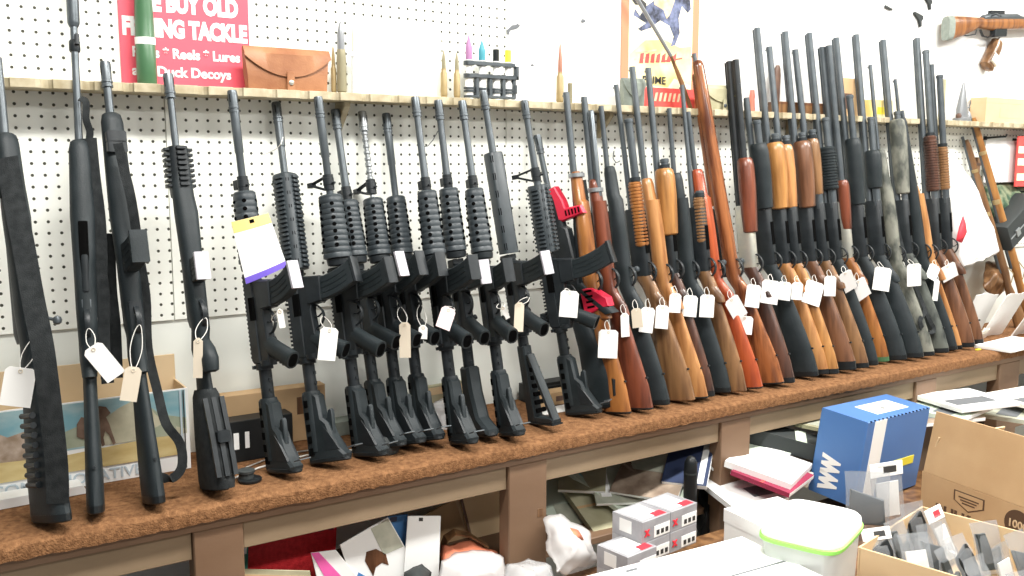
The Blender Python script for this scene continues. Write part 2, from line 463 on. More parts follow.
def ar_grip(g, s0=.315, v0=.03, m='polymer'):
    b = MB()
    # leaves the lower receiver and slants back toward the butt
    st = []
    for t, h, w in ((0, .021, .0125), (.15, .021, .0135), (.35, .020, .0145), (.6, .0205, .0150), (.85, .0215, .0155), (1, .022, .0155)):
        st.append((t*.098, 0, h, w, 2.6))
    st += [(.0985, 0, .0175, .0115, 2.6), (.085, 0, .0165, .0105, 2.6)]
    b.xf = Matrix.Translation((v0-.006, 0, s0)) @ Matrix.Rotation(R(118), 4, 'Y')
    b.loft(st[:7], m, 16, cap=False)
    b.loft(st[6:], 'darkhole', 16)
    for k in range(5): b.box(.03+.011*k, .034+.011*k, .0185, .0222, -.009, .009, m, .001)
    b.xf = None
    g.part('pistol_grip', b)

def ar_receiver(g, m='gunblack'):
    L = MB()
    L.slab([(.268,.006),(.268,.034),(.30,.040),(.345,.037),(.385,.034),(.398,.038),(.402,.066),(.468,.070),(.474,.018),(.480,.006)], .024, m, .002)
    L.slab([(.400,.030),(.404,.068),(.466,.072),(.470,.028)], .030, m, .002)
    L.lathe(.018, [(0,0)]*2 if False else [(.262,.0185),(.275,.0185)], m, 14)
    g.part('lower_receiver', L)
    U = MB()
    U.slab([(.268,.006),(.268,-.020),(.276,-.027),(.492,-.027),(.494,.012),(.480,.012),(.478,.006)], .030, m, .003)
    k = .282
    while k < .484: U.box(k, k+.0055, -.035, -.026, -.0105, .0105, m, .001); k += .0105
    U.box(.375, .432, -.012, .006, -.0162, .0162, 'darkhole', .001)
    U.xf = Matrix.Translation((-.004, .016, .318)) @ Matrix.Rotation(R(-70), 4, 'X'); U.lathe(0, [(0,.006),(.018,.006),(.020,.0075),(.024,.0075)], m, 10); U.xf = None
    g.part('upper_receiver', U)
    c = MB(); c.box(.255, .270, -.024, -.012, -.006, .006, m); c.box(.2555, .2645, -.023, -.014, -.019, .019, m, .002); g.part('charging_handle', c)

def rear_sight(g, m='gunblack'):
    b = MB(); b.box(.285, .315, -.052, -.034, -.011, .011, m, .002); b.box(.292, .302, -.066, -.050, -.008, .008, m, .0015)
    b.xf = Matrix.Translation((-.046, 0, .30)) @ Matrix.Rotation(R(90), 4, 'X'); b.lathe(0, [(-.018,.007),(-.012,.007),(.012,.007),(.018,.007)], m, 10); b.xf = None
    g.part('rear_sight', b)

def ar_stock(g, kind='m4', m='polymer'):
    t = MB(); t.lathe(.0, [(.085,.0145),(.252,.0145),(.253,.0195),(.262,.0195),(.268,.0195)], 'gunblack', 14)
    for k in range(5): t.xf = None; t.box(.12+.026*k, .128+.026*k, .012, .0175, -.004, .004, 'gunblack', .001)
    g.part('buffer_tube', t)
    b = MB()
    if kind == 'm4':
        b.slab([(.004,-.021),(.004,.080),(.016,.084),(.034,.068),(.062,.054),(.098,.044),(.112,.030),(.168,.026),(.180,.012),(.180,-.019),(.170,-.022)], .034, m, .006)
        b.lathe(0, [(.03,.020),(.175,.0205),(.182,.0185)], m, 14)
        for k in range(5): b.box(.022+.030*k, .040+.030*k, -.0125, .000, -.0205, .0205, 'darkhole', .001)
        b.slab([(.030,.030),(.030,.070),(.070,.048),(.095,.030)], .0352, 'gunblack', .001)
        o = g.part('stock', b)
        p = MB(); p.loft([(0,.030,.054,.0195,2.6),(.003,.030,.056,.0215,2.6),(.010,.030,.055,.021,2.6),(.0115,.030,.050,.019,2.6)], 'blackplastic', 18)
        g.part('butt_plate', p)
        l = MB(); l.slab([(.098,.033),(.128,.042),(.132,.050),(.126,.054),(.060,.052),(.058,.044)], .012, m, .002); g.part('release_lever', l)
        k = MB(); k.tube([(.09,-.014,.030),(.112,-.014,.034),(.112,.014,.034),(.09,.014,.030)], .0018, 'steel', 6); g.part('sling_loop', k)
    elif kind == 'a2':
        b.loft([(.012,.038,.062,.018,2.8),(.05,.032,.054,.019,2.8),(.12,.020,.040,.019,2.6),(.20,.008,.028,.019,2.4),(.262,.002,.022,.018,2.2)], m, 18)
        g.part('stock', b)
        p = MB(); p.loft([(0,.040,.064,.0175,2.8),(.002,.040,.066,.0195,2.8),(.0118,.038,.063,.0185,2.8)], 'blackplastic', 18); g.part('butt_plate', p)
    elif kind == 'skel':
        b.slab([(.0,.020),(.0,.100),(.012,.104),(.018,.090),(.018,.020)], .030, m, .003)
        b.slab([(.0,-.020),(.0,.022),(.025,.020),(.225,.016),(.225,-.016),(.03,-.020)], .028, m, .004)
        b.slab([(.012,.088),(.012,.104),(.20,.030),(.20,.014)], .022, m, .003)
        g.part('stock', b)
        p = MB()
        for k in range(6): p.box(.03+.024*k, .042+.024*k, .030+.0, .040, -.0145, .0145, 'darkhole', .001)
        p.box(-.004, .0005, -.020, .104, -.017, .017, 'blackplastic', .001); g.part('butt_plate', p)
    elif kind == 'tube':
        b.slab([(.004,-.020),(.004,.095),(.020,.095),(.05,.050),(.12,.030),(.19,.022),(.19,-.020)], .040, m, .008)
        g.part('stock', b)
        p = MB(); p.loft([(0,.036,.060,.020,2.8),(.004,.036,.062,.022,2.8),(.012,.036,.060,.021,2.8)], 'blackplastic', 18); g.part('butt_plate', p)

def ar(key, label, short, mpx, bpx, hg, phi=15, guard='rib', stock='m4', sight='tri', mag=(.12,.030,'gunblack'), hider='cage', br=.0088, bm='steel', rs=True, mm='polymer', r=.0275, cat='rifle', ym=None):
    g = Gun('black_carbine', label, cat, short, mpx, bpx, phi, .030, ym); GUNS[key] = g; g.scale(.925)
    s1 = g.s(hg[0]); s0 = .514
    s1 = max(s1, s0+.10)
    if guard == 'rib': ribbed_guard(g, s0, s1, r)
    elif guard == 'rail': rail_guard(g, .497, s1, .026)
    elif guard == 'slim': rail_guard(g, .497, s1, .023, slim=True)
    st = None
    if bm == 'spiral':
        st = [(s1-.02, .010)]; L = g.L-.05; k = 0; s = s1+.01; bm = 'steellight'
        while s < L: st += [(s, .0085 if k % 2 else .0062), (s+.006, .0085 if k % 2 else .0062)]; s += .009; k += 1
        st.append((L, .007))
    elif bm == 'step':
        st = [(s1-.02, br*1.0), (s1+(g.L-s1)*.38, br), (s1+(g.L-s1)*.39, br*1.18), (g.L-.052, br*1.18), (g.L-.05, br*.9)]; bm = 'steel'
    barrel(g, s1-.02, g.L, br, hider, bm, st)
    if sight == 'tri': front_sight(g, min(s1+.035, g.L-.08))
    elif sight == 'low': front_sight(g, min(s1+.02, g.L-.08), False)
    ar_receiver(g); ar_grip(g); ar_stock(g, stock); trigger_guard(g, .368, .036, ln=.062, dp=.026)
    if rs: rear_sight(g)
    if mag: magazine(g, .434, .050, mag[0], curve=mag[1], plate=mag[2], m=mm)
    g.tg = (.365, .058)
    return g

GR = 'greyplate'
ar('c1', 'black carbine with a white and purple bagged part card hung over its ribbed handguard', 'carbine with the bagged card', (232,93), (285,474), (194,), stock='m4', mag=(.105,.035,GR), bm='step', rs=False, sight='low', phi=16)
ar('c2', 'black carbine with a four sided toothed rail handguard, a cut string on its barrel', 'carbine with the toothed rail handguard', (276,106), (331,465), (178,), guard='rail', stock='m4', sight=None, mag=(.115,.030,'gunblack'), bm='step', rs=False, phi=32)
ar('c3', 'black carbine with a wide ribbed handguard and triangular sight, behind the first long curved magazine', 'carbine just right of the toothed rail one', (318,99), (371,457), (197,), r=.031, mag=(.125,.03,'gunblack'), bm='step', phi=18)
ar('c4', 'black carbine tucked close behind the wide ribbed one, ring at the end of its handguard', 'carbine tucked behind the wide ribbed one', (335,113), (390,450), (204,), sight='low', mag=(.12,.03,GR), br=.0092, phi=14)
ar('c5', 'black carbine with a thin bright spiral fluted barrel', 'carbine with the spiral fluted barrel', (362,115), (410,447), (202,), bm='spiral', mag=(.115,.03,'gunblack'), hider='cage', phi=10)
ar('c6', 'black carbine with a narrow ribbed handguard and no front sight, right of the spiral barrel', 'carbine right of the spiral barrel', (386,117), (430,443), (200,), r=.027, sight=None, mag=(.125,.022,'gunblack'), bm='step', rs=False, phi=4)
ar('c7', 'black carbine with a thick collar on its barrel, left of the wire hooked one', 'carbine with the barrel collar', (415,100), (464,446), (194,), sight='low', stock='m4', mag=(.135,.02,'gunblack'), rs=False, phi=0)
ar('c8', 'black carbine with a dark wire hooked on its barrel', 'carbine with the wire on its barrel', (438,102), (482,436), (190,), sight='low', stock='tube', mag=(.10,.012,GR), rs=False, phi=-4)
ar('c9', 'black carbine with a ribbed handguard and toothed stock under the ammunition links', 'carbine under the ammunition links', (462,104), (512,438), (192,), sight='low', stock='m4', mag=(.085,.012,'gunblack'), rs=False, phi=-6)
ar('c10', 'black rifle with a long slim slotted handguard and open frame stock', 'rifle with the long slim handguard', (483,94), (542,425), (156,), guard='slim', stock='skel', sight=None, mag=(.12,.02,GR), phi=0)
ar('c11', 'black carbine with triangular sight and the longest curved magazine, in front of the red parts', 'carbine in front of the red parts', (524,102), (584,415), (187,), guard='rail', stock='m4', mag=(.135,.036,'gunblack'), hider='cage', ym=None, phi=30)

# slim black gun with red furniture behind the last carbine
def mesh_pts(c, r, n=10): return [(c[0]+r*math.cos(2*math.pi*k/n), c[1]+r*math.sin(2*math.pi*k/n)) for k in range(n)]
g = Gun('black_carbine', 'black shotgun with pistol grip and red skeleton fore grip and red side saddle', 'rifle', 'gun with red parts', (537,139), (609,411), 20, .052); GUNS['red'] = g
barrel(g, .50, g.L, .0085, 'cage')
sF0, sF1 = g.s(232), g.s(204)
b = MB(); b.loft([(g.s(250),.012,.020,.016,2.4),(sF0,.012,.022,.018,2.4),(sF1+.01,.010,.020,.016,2.4)], 'gunblack', 14); g.part('handguard', b)
b = MB(); b.slab([(sF1+.03,.010),(sF1+.034,.030),(sF1-.01,.048),(sF1-.035,.052),(sF1-.038,.105),(sF1-.062,.110),(sF1-.070,.034),(sF1-.06,.010)], .030, 'redplastic', .004)
for k in range(5): b.box(sF1-.058, sF1-.042, .050+.011*k, .055+.011*k, -.0165, .0165, 'darkhole', .0008)
g.part('fore_grip', b)
b = MB(); b.slab([(.33,.0),(.33,.04),(.38,.05),(.52,.045),(.54,.02),(.54,-.025),(.36,-.025)], .034, 'gunblack', .005); g.part('receiver', b)
b = MB()
sg = g.s(305)
b.slab([(sg+.03,.045),(sg+.025,.085),(sg-.01,.128),(sg-.035,.130),(sg-.04,.09),(sg-.05,.045)], .034, 'redplastic', .004)
for k in range(4): b.box(sg-.030+.015*k, sg-.024+.015*k, .060, .085, -.0182, .0182, 'darkhole', .0008)
g.part('magazine_grip', b)
b = MB(); b.loft([(.26,.125,.022,.017,2.4),(.275,.110,.024,.018,2.4),(.31,.075,.024,.018,2.4),(.36,.030,.028,.017,2.4)], 'polymer', 16); g.part('pistol_grip', b)
b = MB(); b.loft([(.012,.050,.064,.021,2.6),(.08,.044,.056,.021,2.6),(.18,.030,.036,.020,2.5),(.28,.014,.026,.019,2.4),(.35,.006,.026,.017,2.4)], 'polymer', 18); g.part('stock', b)
b = MB(); b.loft([(0,.050,.060,.018,2.6),(.003,.050,.064,.021,2.6),(.0118,.050,.064,.021,2.6)], 'blackplastic', 18); g.part('butt_pad', b)
trigger_guard(g, .395, .045)

# ------------------------------------------------------------------ shotguns and rifles
def buttstock(g, m, s1, drop, thin=1.0, pad='blackplastic', padl=.018, heel=.012, grip=True, cheek=0):
    """shoulder stock from the receiver back at s1 down to the butt"""
    b = MB(); d = drop; L = s1
    st = [(padl, d+.006, .064*thin, .0205*thin, 2.3), (L*.18, d+.002, .060*thin, .0215*thin, 2.3), (L*.40, d*.86, .052*thin, .0215*thin, 2.2), (L*.60, d*.70, .042*thin, .020*thin, 2.1),
          (L*.74, d*.62, .031*thin, .0185*thin, 2.0), (L*.84, d*.56+.002, .0245, .0175, 2.0), (L*.92, d*.44, .0245, .017, 2.1), (L+.005, .014, .0275, .0165, 2.4)]
    if grip:   # swell of the pistol grip
        b.loft([(L*.735, d*.62+.020, .010, .009, 2.0), (L*.745, d*.62+.021, .019, .014, 2.0), (L*.79, d*.60+.017, .022, .0165, 2.0), (L*.88, d*.45+.008, .021, .0165, 2.0), (L*.97, .020, .018, .014, 2.0)], m, 14)
    b.loft(st, m, 20); g.part('stock', b)
    if padl < .01: pad = m
    p = MB(); p.loft([(0, d+.008, .058*thin, .0175*thin, 2.4), (.0025, d+.007, .0635*thin, .0205*thin, 2.3), (padl, d+.006, .0642*thin, .0207*thin, 2.3)], pad, 20); g.part('butt_pad', p)
    w = MB(); w.tube([(d+.056*thin, 0, L*.25), (d+.0625*thin, 0, L*.25)], .0032, 'gunblack', 6); g.part('sling_stud', w)

def receiver(g, s0, s1, m='gunblack', port=True, h=.030, w=.0165, v=.012):
    b = MB(); b.loft([(s0, v+.002, h*.78, w*.9, 3.2), (s0+.02, v, h, w, 3.6), (s1-.004, v, h, w, 3.6), (s1, v, h*.93, w*.9, 3.4)], m, 20)
    if port:
        b.box(s0+.08, min(s0+.145, s1-.02), -.008, .010, w-.001, w+.0008, 'darkhole', .0005)
        b.box(s0+.075, min(s0+.15, s1-.02), v+h-.0015, v+h+.0008, -.009, .009, 'darkhole', .0005)
    g.part('receiver', b)

def shotgun(key, label, short, mpx, bpx, stockm, foreM, fy, tube_y=None, ribbed=False, pump=True, phi=14, rx='gunblack', br=.0108, fr=.026, drop=.055, pad='blackplastic', barrels=1, thin=1.0, vent=True, bm='steel', padl=.018, ym=None, name='pump_shotgun'):
    bpx = (bpx[0]-9, bpx[1]); drop += .020
    g = Gun(name, label, 'shotgun', short, mpx, bpx, phi, drop, ym); GUNS[key] = g
    s1r = .575; r0 = .365
    receiver(g, r0, s1r, rx, port=barrels == 1)
    if barrels == 1:
        barrel(g, s1r-.01, g.L, br, None, bm)
        if vent:
            v = MB(); v.box(s1r+.01, g.L-.004, -br-.0060, -br+.002, -.0035, .0035, bm, .0006)
            g.part('sighting_rib', v)
        ts = g.s(tube_y) if tube_y else g.s(fy[0])+.03
        t = MB(); t.lathe(.029, [(s1r-.01,.0118), (ts-.012,.0118), (ts-.011,.0138), (ts-.003,.0138), (ts,.0105)], bm, 12); g.part('magazine_tube', t)
    else:
        b = MB()
        for v in (0, .024): b.lathe(v, [(s1r-.01, .0125), (s1r+.05, .012), (g.L, .0108)], bm, 14); b.lathe(v, [(g.L, .0085), (g.L+.0006, .0085)], 'darkhole', 12)
        b.box(s1r, g.L-.002, -.016, -.011, -.004, .004, bm, .0008); b.box(s1r, g.L-.002, .005, .019, -.006, .006, bm, .001)
        g.part('barrels', b)
    f1 = g.s(fy[0]); f0 = g.s(fy[1])
    b = MB(); vc = .024 if barrels == 1 else .028; n = 14; st = []
    if ribbed:
        st = [(f0, vc, fr*.72, fr*.72), (f0+.004, vc, fr*.95, fr*.9)]
        k = f0+.008
        while k < f1-.016: st += [(k, vc, fr, fr*.95), (k+.005, vc, fr, fr*.95), (k+.0065, vc, fr*.88, fr*.84), (k+.0085, vc, fr*.88, fr*.84)]; k += .010
        st += [(f1-.006, vc, fr*.95, fr*.9), (f1, vc, fr*.7, fr*.7)]
    else:
        Lf = f1-f0
        st = [(f0, vc, fr*.70, fr*.70), (f0+.004, vc, fr*.86, fr*.84), (f0+Lf*.25, vc, fr*.97, fr*.92), (f0+Lf*.6, vc+.001, fr*1.04, fr*.98), (f0+Lf*.88, vc+.001, fr*1.02, fr*.96), (f1-.006, vc, fr*.92, fr*.88), (f1, vc, fr*.72, fr*.70)]
    b.loft(st, foreM, 20, 2.3); o = g.part('fore_end', b)
    if pump and barrels == 1 and foreM.startswith('w_'):
        c = MB(); c.lathe(.027, [(f1-.001,.0165),(f1+.010,.0165),(f1+.012,.014)], 'gunblack', 14); g.part('fore_end_cap', c)
    if pump and barrels == 1:
        c = MB()
        for y in (-.015, .015): c.box(s1r-.02, f0+.006, .020, .032, y-.0012, y+.0012, 'steel', .0005)
        g.part('action_bars', c)
    buttstock(g, stockm, r0+.004, drop, thin, pad, padl)
    trigger_guard(g, .385, .038, ln=.062, dp=.024, r=.003)
    return g

def rifle(key, label, short, mpx, bpx, stockm, fy, phi=14, rec=True, br=.0085, drop=.05, bolt=True, pad='blackplastic', thin=1.0, tube_y=None, full=False, cat='rifle', fw=.021, bm='steel', padl=.016, band=None, name='wooden_rifle', mag=None, hider=None, ym=None, scope=False):
    if mpx[0] > 500: bpx = (bpx[0]-9, bpx[1]); drop += .020
    if stockm == 'polymer': name = 'black_rifle'
    g = Gun(name, label, cat, short, mpx, bpx, phi, drop, ym); GUNS[key] = g
    r0, r1 = .36, .56
    f1 = g.s(fy)
    barrel(g, r1-.01, g.L, br, hider, bm)
    b = MB()
    b.loft([(r0-.01, .010, .022, .0135, 2.6), (r0+.01, .004, .021, .0150, 2.8), (r1-.02, .004, .019, .0150, 2.6), (r1+.01, .002, .014, .0135, 2.2)], 'gunblack', 16)
    b.box(r0+.085, r0+.15, -.014, .004, .0135, .0158, 'darkhole', .0005)
    g.part('receiver', b)
    if bolt:
        b = MB(); s = r0+.045; b.tube([(0, .014, s), (.010, .035, s-.004), (.026, .052, s-.012)], .0036, 'steel', 8)
        b.xf = Matrix.Translation((.030, .056, s-.014)); b.lathe(0, [(-.009,.003),(-.006,.0075),(0,.0092),(.006,.0075),(.009,.003)], 'steel', 10); b.xf = None
        g.part('bolt_handle', b)
    # one piece stock: butt + fore part
    b = MB(); d = drop; L = r0
    b.loft([(padl, d+.006, .062*thin, .0205*thin, 2.3), (L*.18, d+.002, .058*thin, .0208*thin, 2.3), (L*.40, d*.86, .050*thin, .0185*thin, 2.2), (L*.60, d*.72, .040*thin, .0165*thin, 2.1),
            (L*.74, d*.66, .030*thin, .0160*thin, 2.0), (L*.84, d*.62, .0245, .0175, 2.0), (L*.95, .028, .024, .018, 2.2), (L+.05, .022, .0235, .0205, 2.5), (L+.14, .021, .023, .0215, 2.5),
            (L+.24, .018, .0215, fw, 2.3), (L+(f1-L)*.75, .012, .0185, fw*.93, 2.2), (f1-.02, .009, .0165, fw*.85, 2.2), (f1-.004, .008, .014, fw*.72, 2.1), (f1, .008, .010, fw*.5, 2.0)], stockm, 20)
    b.loft([(L*.735, d*.66+.020, .010, .009), (L*.745, d*.66+.021, .019, .014), (L*.82, d*.62+.014, .021, .0165), (L*.95, .034, .017, .014)], stockm, 14)
    g.part('stock', b)
    if full:
        u = MB(); u.loft([(r1+.02, -.004, .014, .0165, 2.2), (r1+.06, -.004, .016, .018, 2.2), (f1-.05, -.003, .0145, .016, 2.2), (f1-.04, -.003, .012, .014, 2.2)], stockm, 16); g.part('handguard', u)
    p = MB(); p.loft([(0, d+.008, .056*thin, .0175*thin, 2.4), (.0025, d+.007, .0615*thin, .0205*thin, 2.3), (padl, d+.006, .0622*thin, .0207*thin, 2.3)], pad, 20); g.part('butt_pad', p)
    w = MB(); w.tube([(d+.054*thin, 0, L*.25), (d+.0605*thin, 0, L*.25)], .0032, 'gunblack', 6); g.part('sling_stud', w)
    if tube_y:
        ts = g.s(tube_y); t = MB(); t.lathe(.021, [(f1-.05,.0085),(ts-.004,.0085),(ts,.006)], bm, 12); g.part('magazine_tube', t)
    if band:
        for q in band:
            t = MB(); s = g.s(q); t.loft([(s-.006,.009,.0215,.0225,2.2),(s-.005,.009,.0225,.0235,2.2),(s+.005,.009,.0225,.0235,2.2),(s+.006,.009,.0215,.0225,2.2)], 'steellight', 16); g.part('barrel_band', t)
    if mag: magazine(g, mag[0], .040, mag[1], .062, .026, .012, 'polymer', 'gunblack')
    trigger_guard(g, .375, .040, ln=.062, dp=.024, r=.003)
    return g
# ---- the four black rifles at the left end
def local(g, x, y, Y): return g.m.inverted() @ onY(x, y, Y)
def sling(g, pts, hw, m='webbing', name='sling', t=.0025, wv=None):
    b = MB(); L = [local(g, *p) for p in pts]
    sm = []
    for i in range(len(L)-1):
        a = L[max(i-1, 0)]; p = L[i]; q = L[i+1]; d = L[min(i+2, len(L)-1)]
        for k in range(5):
            u = k/5; sm.append(.5*((2*p)+(q-a)*u+(2*a-5*p+4*q-d)*u*u+(-a+3*p-3*q+d)*u**3))
    sm.append(L[-1])
    w = (g.m.to_3x3().inverted() @ Vector(wv or (.9, -.35, 0))).normalized()*hw
    b.ribbon(sm, w, t, m); o = b.build(name, g.root); return o

g = rifle('l1', 'black bolt rifle at the far left with wide sling and cartridge loops on its stock', 'leftmost rifle', (-3, 60), (50, 524), 'polymer', 137, phi=22, br=.0095, fw=.026, drop=.035, thin=1.0)
sling(g, [(7,160,-.20),(14,200,-.24),(24,250,-.29),(33,300,-.33),(42,345,-.37),(47,380,-.385),(53,430,-.392),(57,470,-.394),(58,506,-.392)], .020)
sling(g, [(1,165,-.17),(-2,185,-.19),(6,198,-.2),(16,190,-.19)], .012, name='sling_keeper')
b = MB()
for k in range(8):
    s = .075+.019*k; b.xf = Matrix.Translation((.032, -.0235, s)) @ Matrix.Rotation(R(90), 4, 'Y'); b.lathe(0, [(-.020,.0055),(.016,.0055),(.018,.0065),(.021,.0065)], 'gunblack', 8)
b.xf = None; b.build('cartridge_loops', g.root, shift=Vector((-g.vb,0,0)))

g = rifle('l2', 'long black rifle reaching above the frame with an open action and narrow stock', 'tall black rifle', (71, -34), (96, 513), 'polymer', 143, phi=-8, br=.0075, fw=.024, drop=.03, bolt=False, thin=.82, hider='cage')
b = MB(); s0, s1 = g.s(26), g.s(-30)
b.lathe(0, [(s0-.006,.009),(s0,.0115),(s0+.004,.0125),(s1,.0125)], 'steel', 14)
b.box(g.s(48), g.s(38), .004, .018, .0, .010, 'gunblack'); b.lathe(0, [(g.s(54),.009),(g.s(52),.0115),(g.s(44),.0115),(g.s(42),.009)], 'gunblack', 12)
b.build('muzzle_sleeve', g.root, shift=Vector((-g.vb,0,0)))
b = MB(); sa, sb = g.s(300), g.s(226)
b.box(sa, sb, .030, .0435, -.009, .009, 'darkhole', .002); b.box(sa+.01, sa+(sb-sa)*.55, .036, .0475, -.006, .007, 'gunblack', .003)
b.box(g.s(333), sa-.006, .034, .0445, -.010, .010, 'steel', .002); b.build('action_cover', g.root, shift=Vector((-g.vb,0,0)))
sling(g, [(80,100,-.13),(86,104,-.14),(86,120,-.15),(90,134,-.15),(88,146,-.15)], .007, name='sling_top')
sling(g, [(88,140,-.15),(92,180,-.17),(97,220,-.19),(99,262,-.20),(98,300,-.21)], .017)
sling(g, [(99,262,-.205),(104,300,-.22),(104,345,-.24),(108,385,-.26)], .012, name='sling_tail')
g = rifle('l3', 'black rifle with a broad box magazine and a looped sling hanging by its stock', 'black rifle with the box magazine', (105, 64), (153, 504), 'polymer', 116, phi=4, br=.0085, fw=.026, drop=.03, bolt=False, thin=.85, hider='cage')
magazine(g, g.s(262), .030, .085, .062, .030, .012, 'polymer', 'polymer')
sling(g, [(118,145,-.22),(124,170,-.23),(132,205,-.25),(140,260,-.24),(146,300,-.24),(148,350,-.25),(158,395,-.28),(166,425,-.31),(180,445,-.32),(182,468,-.33),(172,480,-.33),(158,478,-.32)], .0095)
sling(g, [(104,235,-.16),(106,290,-.16),(110,330,-.18),(112,380,-.2)], .022, name='sling_tail')
b = MB()
for q, wv in ((142, .030), (152, .030)): b.box(g.s(q)-.012, g.s(q)+.012, .018, .036, -.020, .020, 'gunblack', .003)
b.build('sling_buckle', g.root, shift=Vector((-g.vb,0,0)))
b = MB(); b.box(g.s(335), g.s(305), .034, .048, -.013, .013, 'gunblack', .003); b.build('magazine_catch', g.root, shift=Vector((-g.vb,0,0)))

g = rifle('l4', 'black rifle with toothed rails round the fore end and a grey magazine floor plate', 'black rifle with the railed fore end', (168, 76), (217, 491), 'polymer', 158, phi=6, br=.0075, fw=.025, drop=.02, bolt=False, thin=.80, hider='cage')
rs0, rs1 = g.s(190), g.s(150)
b = MB(); b.loft([(rs0-.02,.004,.022,.022,3),(rs0,.004,.023,.023,3),(rs1,.004,.021,.021,3)], 'gunblack', 16)
k = rs0
while k < rs1-.006:
    for q in range(4):
        b.xf = Matrix.Translation((.004,0,0)) @ Matrix.Rotation(R(90*q), 4, 'Z'); b.box(k, k+.006, .020, .031, -.0105, .0105, 'gunblack', .001)
    k += .0115
b.xf = None; g.part('rail_fore_end', b)
magazine(g, g.s(275), .032, .042, .055, .026, .006, 'gunblack', 'greyplate')
b = MB(); s = g.s(362)
b.loft([(s-.03,.060,.010,.010),(s-.026,.060,.020,.017),(s,.058,.026,.019),(s+.022,.050,.022,.017),(s+.045,.030,.014,.014)], 'polymer', 16); g.part('grip_knob', b)
b = MB(); b.loft([(.004,.024,.062,.026,2.6),(.02,.024,.064,.028,2.6),(.11,.022,.054,.028,2.6),(.20,.016,.040,.024,2.5),(.215,.014,.030,.02,2.4)], 'webbing', 18)
for k in range(3): b.ribbon([(.024+.065, -.018+.018*k, .03), (.024+.052,-.018+.018*k,.11), (.016+.04,-.018+.018*k,.195)], (0,.005,0), .006, 'gunblack')
b.box(.10, .125, .060, .088, -.01, .018, 'gunblack', .004)
g.part('stock_cover', b)

# ---- wooden and black long guns, left to right
rifle('r1', 'orange brown wood rifle with a black sling strap just right of the red parts', 'orange brown rifle beside the red parts', (566, 92), (625, 413), 'w_orange', 172, br=.0095, bolt=False, drop=.05, band=(176,), thin=.74, fw=.0195, padl=.006)
g = GUNS['r1']; sling(g, [(583,180,-.15),(588,215,-.16),(594,250,-.18),(601,290,-.2),(606,325,-.22)], .009)
b = MB(); b.xf = Matrix.Translation((.07, 0, .05)) @ Matrix.Rotation(R(40), 4, 'Z'); b.box(0, .05, -.004, .014, -.022, .022, 'blackplastic', .004); b.box(.02, .036, .012, .024, -.012, .012, 'webbing', .003); b.xf = None
b.build('sling_buckle', g.root, shift=Vector((-g.vb,0,0)))
rifle('r2', 'dark red wood rifle with a bright band near the tip of its fore end', 'dark red wood rifle with the bright band', (584, 97), (643, 409), 'w_dkred', 180, br=.0095, bolt=False, drop=.055, band=(191,), tube_y=112, thin=.95, padl=.006)
rifle('r3', 'black synthetic bolt action rifle between dark red and ribbed orange fore ends', 'black bolt rifle beside the ribbed fore end', (601, 106), (659, 404), 'polymer', 167, br=.0075, drop=.05, fw=.0225)
shotgun('r4', 'slim pump rifle with a ribbed orange wood fore end and brown stock', 'slim pump gun with the ribbed orange fore end', (616, 85), (684, 400), 'w_tan', 'w_orange', (183, 248), tube_y=121, ribbed=True, br=.0075, fr=.0205, vent=False, thin=.98, name='pump_rifle', padl=.006)
rifle('r5', 'pale honey wood bolt rifle whose smooth fore end starts beside the bulbous one', 'pale honey wood bolt rifle', (632, 67), (699, 398), 'w_light', 179, br=.0095, drop=.055, fw=.024, thin=.9, padl=.006)
shotgun('r6', 'pump shotgun with a smooth bulbous honey wood fore end and slim black stock', 'pump gun with the bulbous honey fore end', (648, 68), (706, 396), 'w_walnut', 'w_honey', (170, 236), br=.0095, fr=.029, vent=False, thin=.85, drop=.05)
rifle('r7', 'black synthetic rifle with a wide black butt behind the string tags', 'black rifle with the wide butt', (669, 108), (720, 391), 'polymer', 173, br=.0075, drop=.055, fw=.0225)
shotgun('r8', 'slim pump rifle with a pale brown ribbed fore end beside the red stocked rifle', 'slim pump gun with the pale ribbed fore end', (682, 85), (738, 391), 'w_tan', 'w_tan', (198, 244), ribbed=True, tube_y=192, br=.007, fr=.019, vent=False, drop=.05, thin=.85, name='pump_rifle', padl=.006)
rifle('r9', 'bright red stained wood bolt action rifle', 'bright red stained rifle', (688, 112), (752, 388), 'w_red', 170, br=.008, drop=.06, fw=.025, thin=1.0, padl=.006)
rifle('r10', 'full length wooden military rifle, its red brown wood reaching above the shelf', 'full length wooden rifle', (694, 54), (773, 384), 'w_mahog', 62, br=.0075, drop=.06, fw=.024, full=True, thin=1.02, band=None, padl=.006)
shotgun('r11', 'double barrel shotgun with silver receiver, dark fore end and a yellow edged card', 'double barrel gun with the silver receiver', (729, 62), (785, 383), 'w_walnut', 'w_dkred', (160, 234), rx='nickel', barrels=2, pump=False, vent=False, fr=.026, thin=.9, bm='gunblack', name='double_barrel_shotgun')
shotgun('r12', 'black pump shotgun left of the pair of bright orange fore ends, wide black stock', 'black pump gun left of the orange fore ends', (746, 98), (807, 376), 'polymer', 'polymer', (145, 210), tube_y=122, fr=.029, vent=False, thin=1.02)
shotgun('r13', 'tallest pump shotgun with a broad bright orange fore end', 'tallest pump gun with the orange fore end', (757, 28), (819, 374), 'w_light', 'w_honey', (144, 210), fr=.031, thin=.92)
shotgun('r14', 'shorter pump shotgun with an orange fore end half behind the tallest one', 'shorter gun with the orange fore end', (769, 47), (831, 374), 'w_honey', 'w_light', (146, 209), fr=.023, thin=.82, vent=False)
shotgun('r15', 'tall pump shotgun with a red brown fore end and black rubber butt pad', 'tall gun with the red brown fore end', (785, 32), (845, 370), 'w_brown', 'w_brown', (143, 209), fr=.031, thin=1.0, padl=.03)
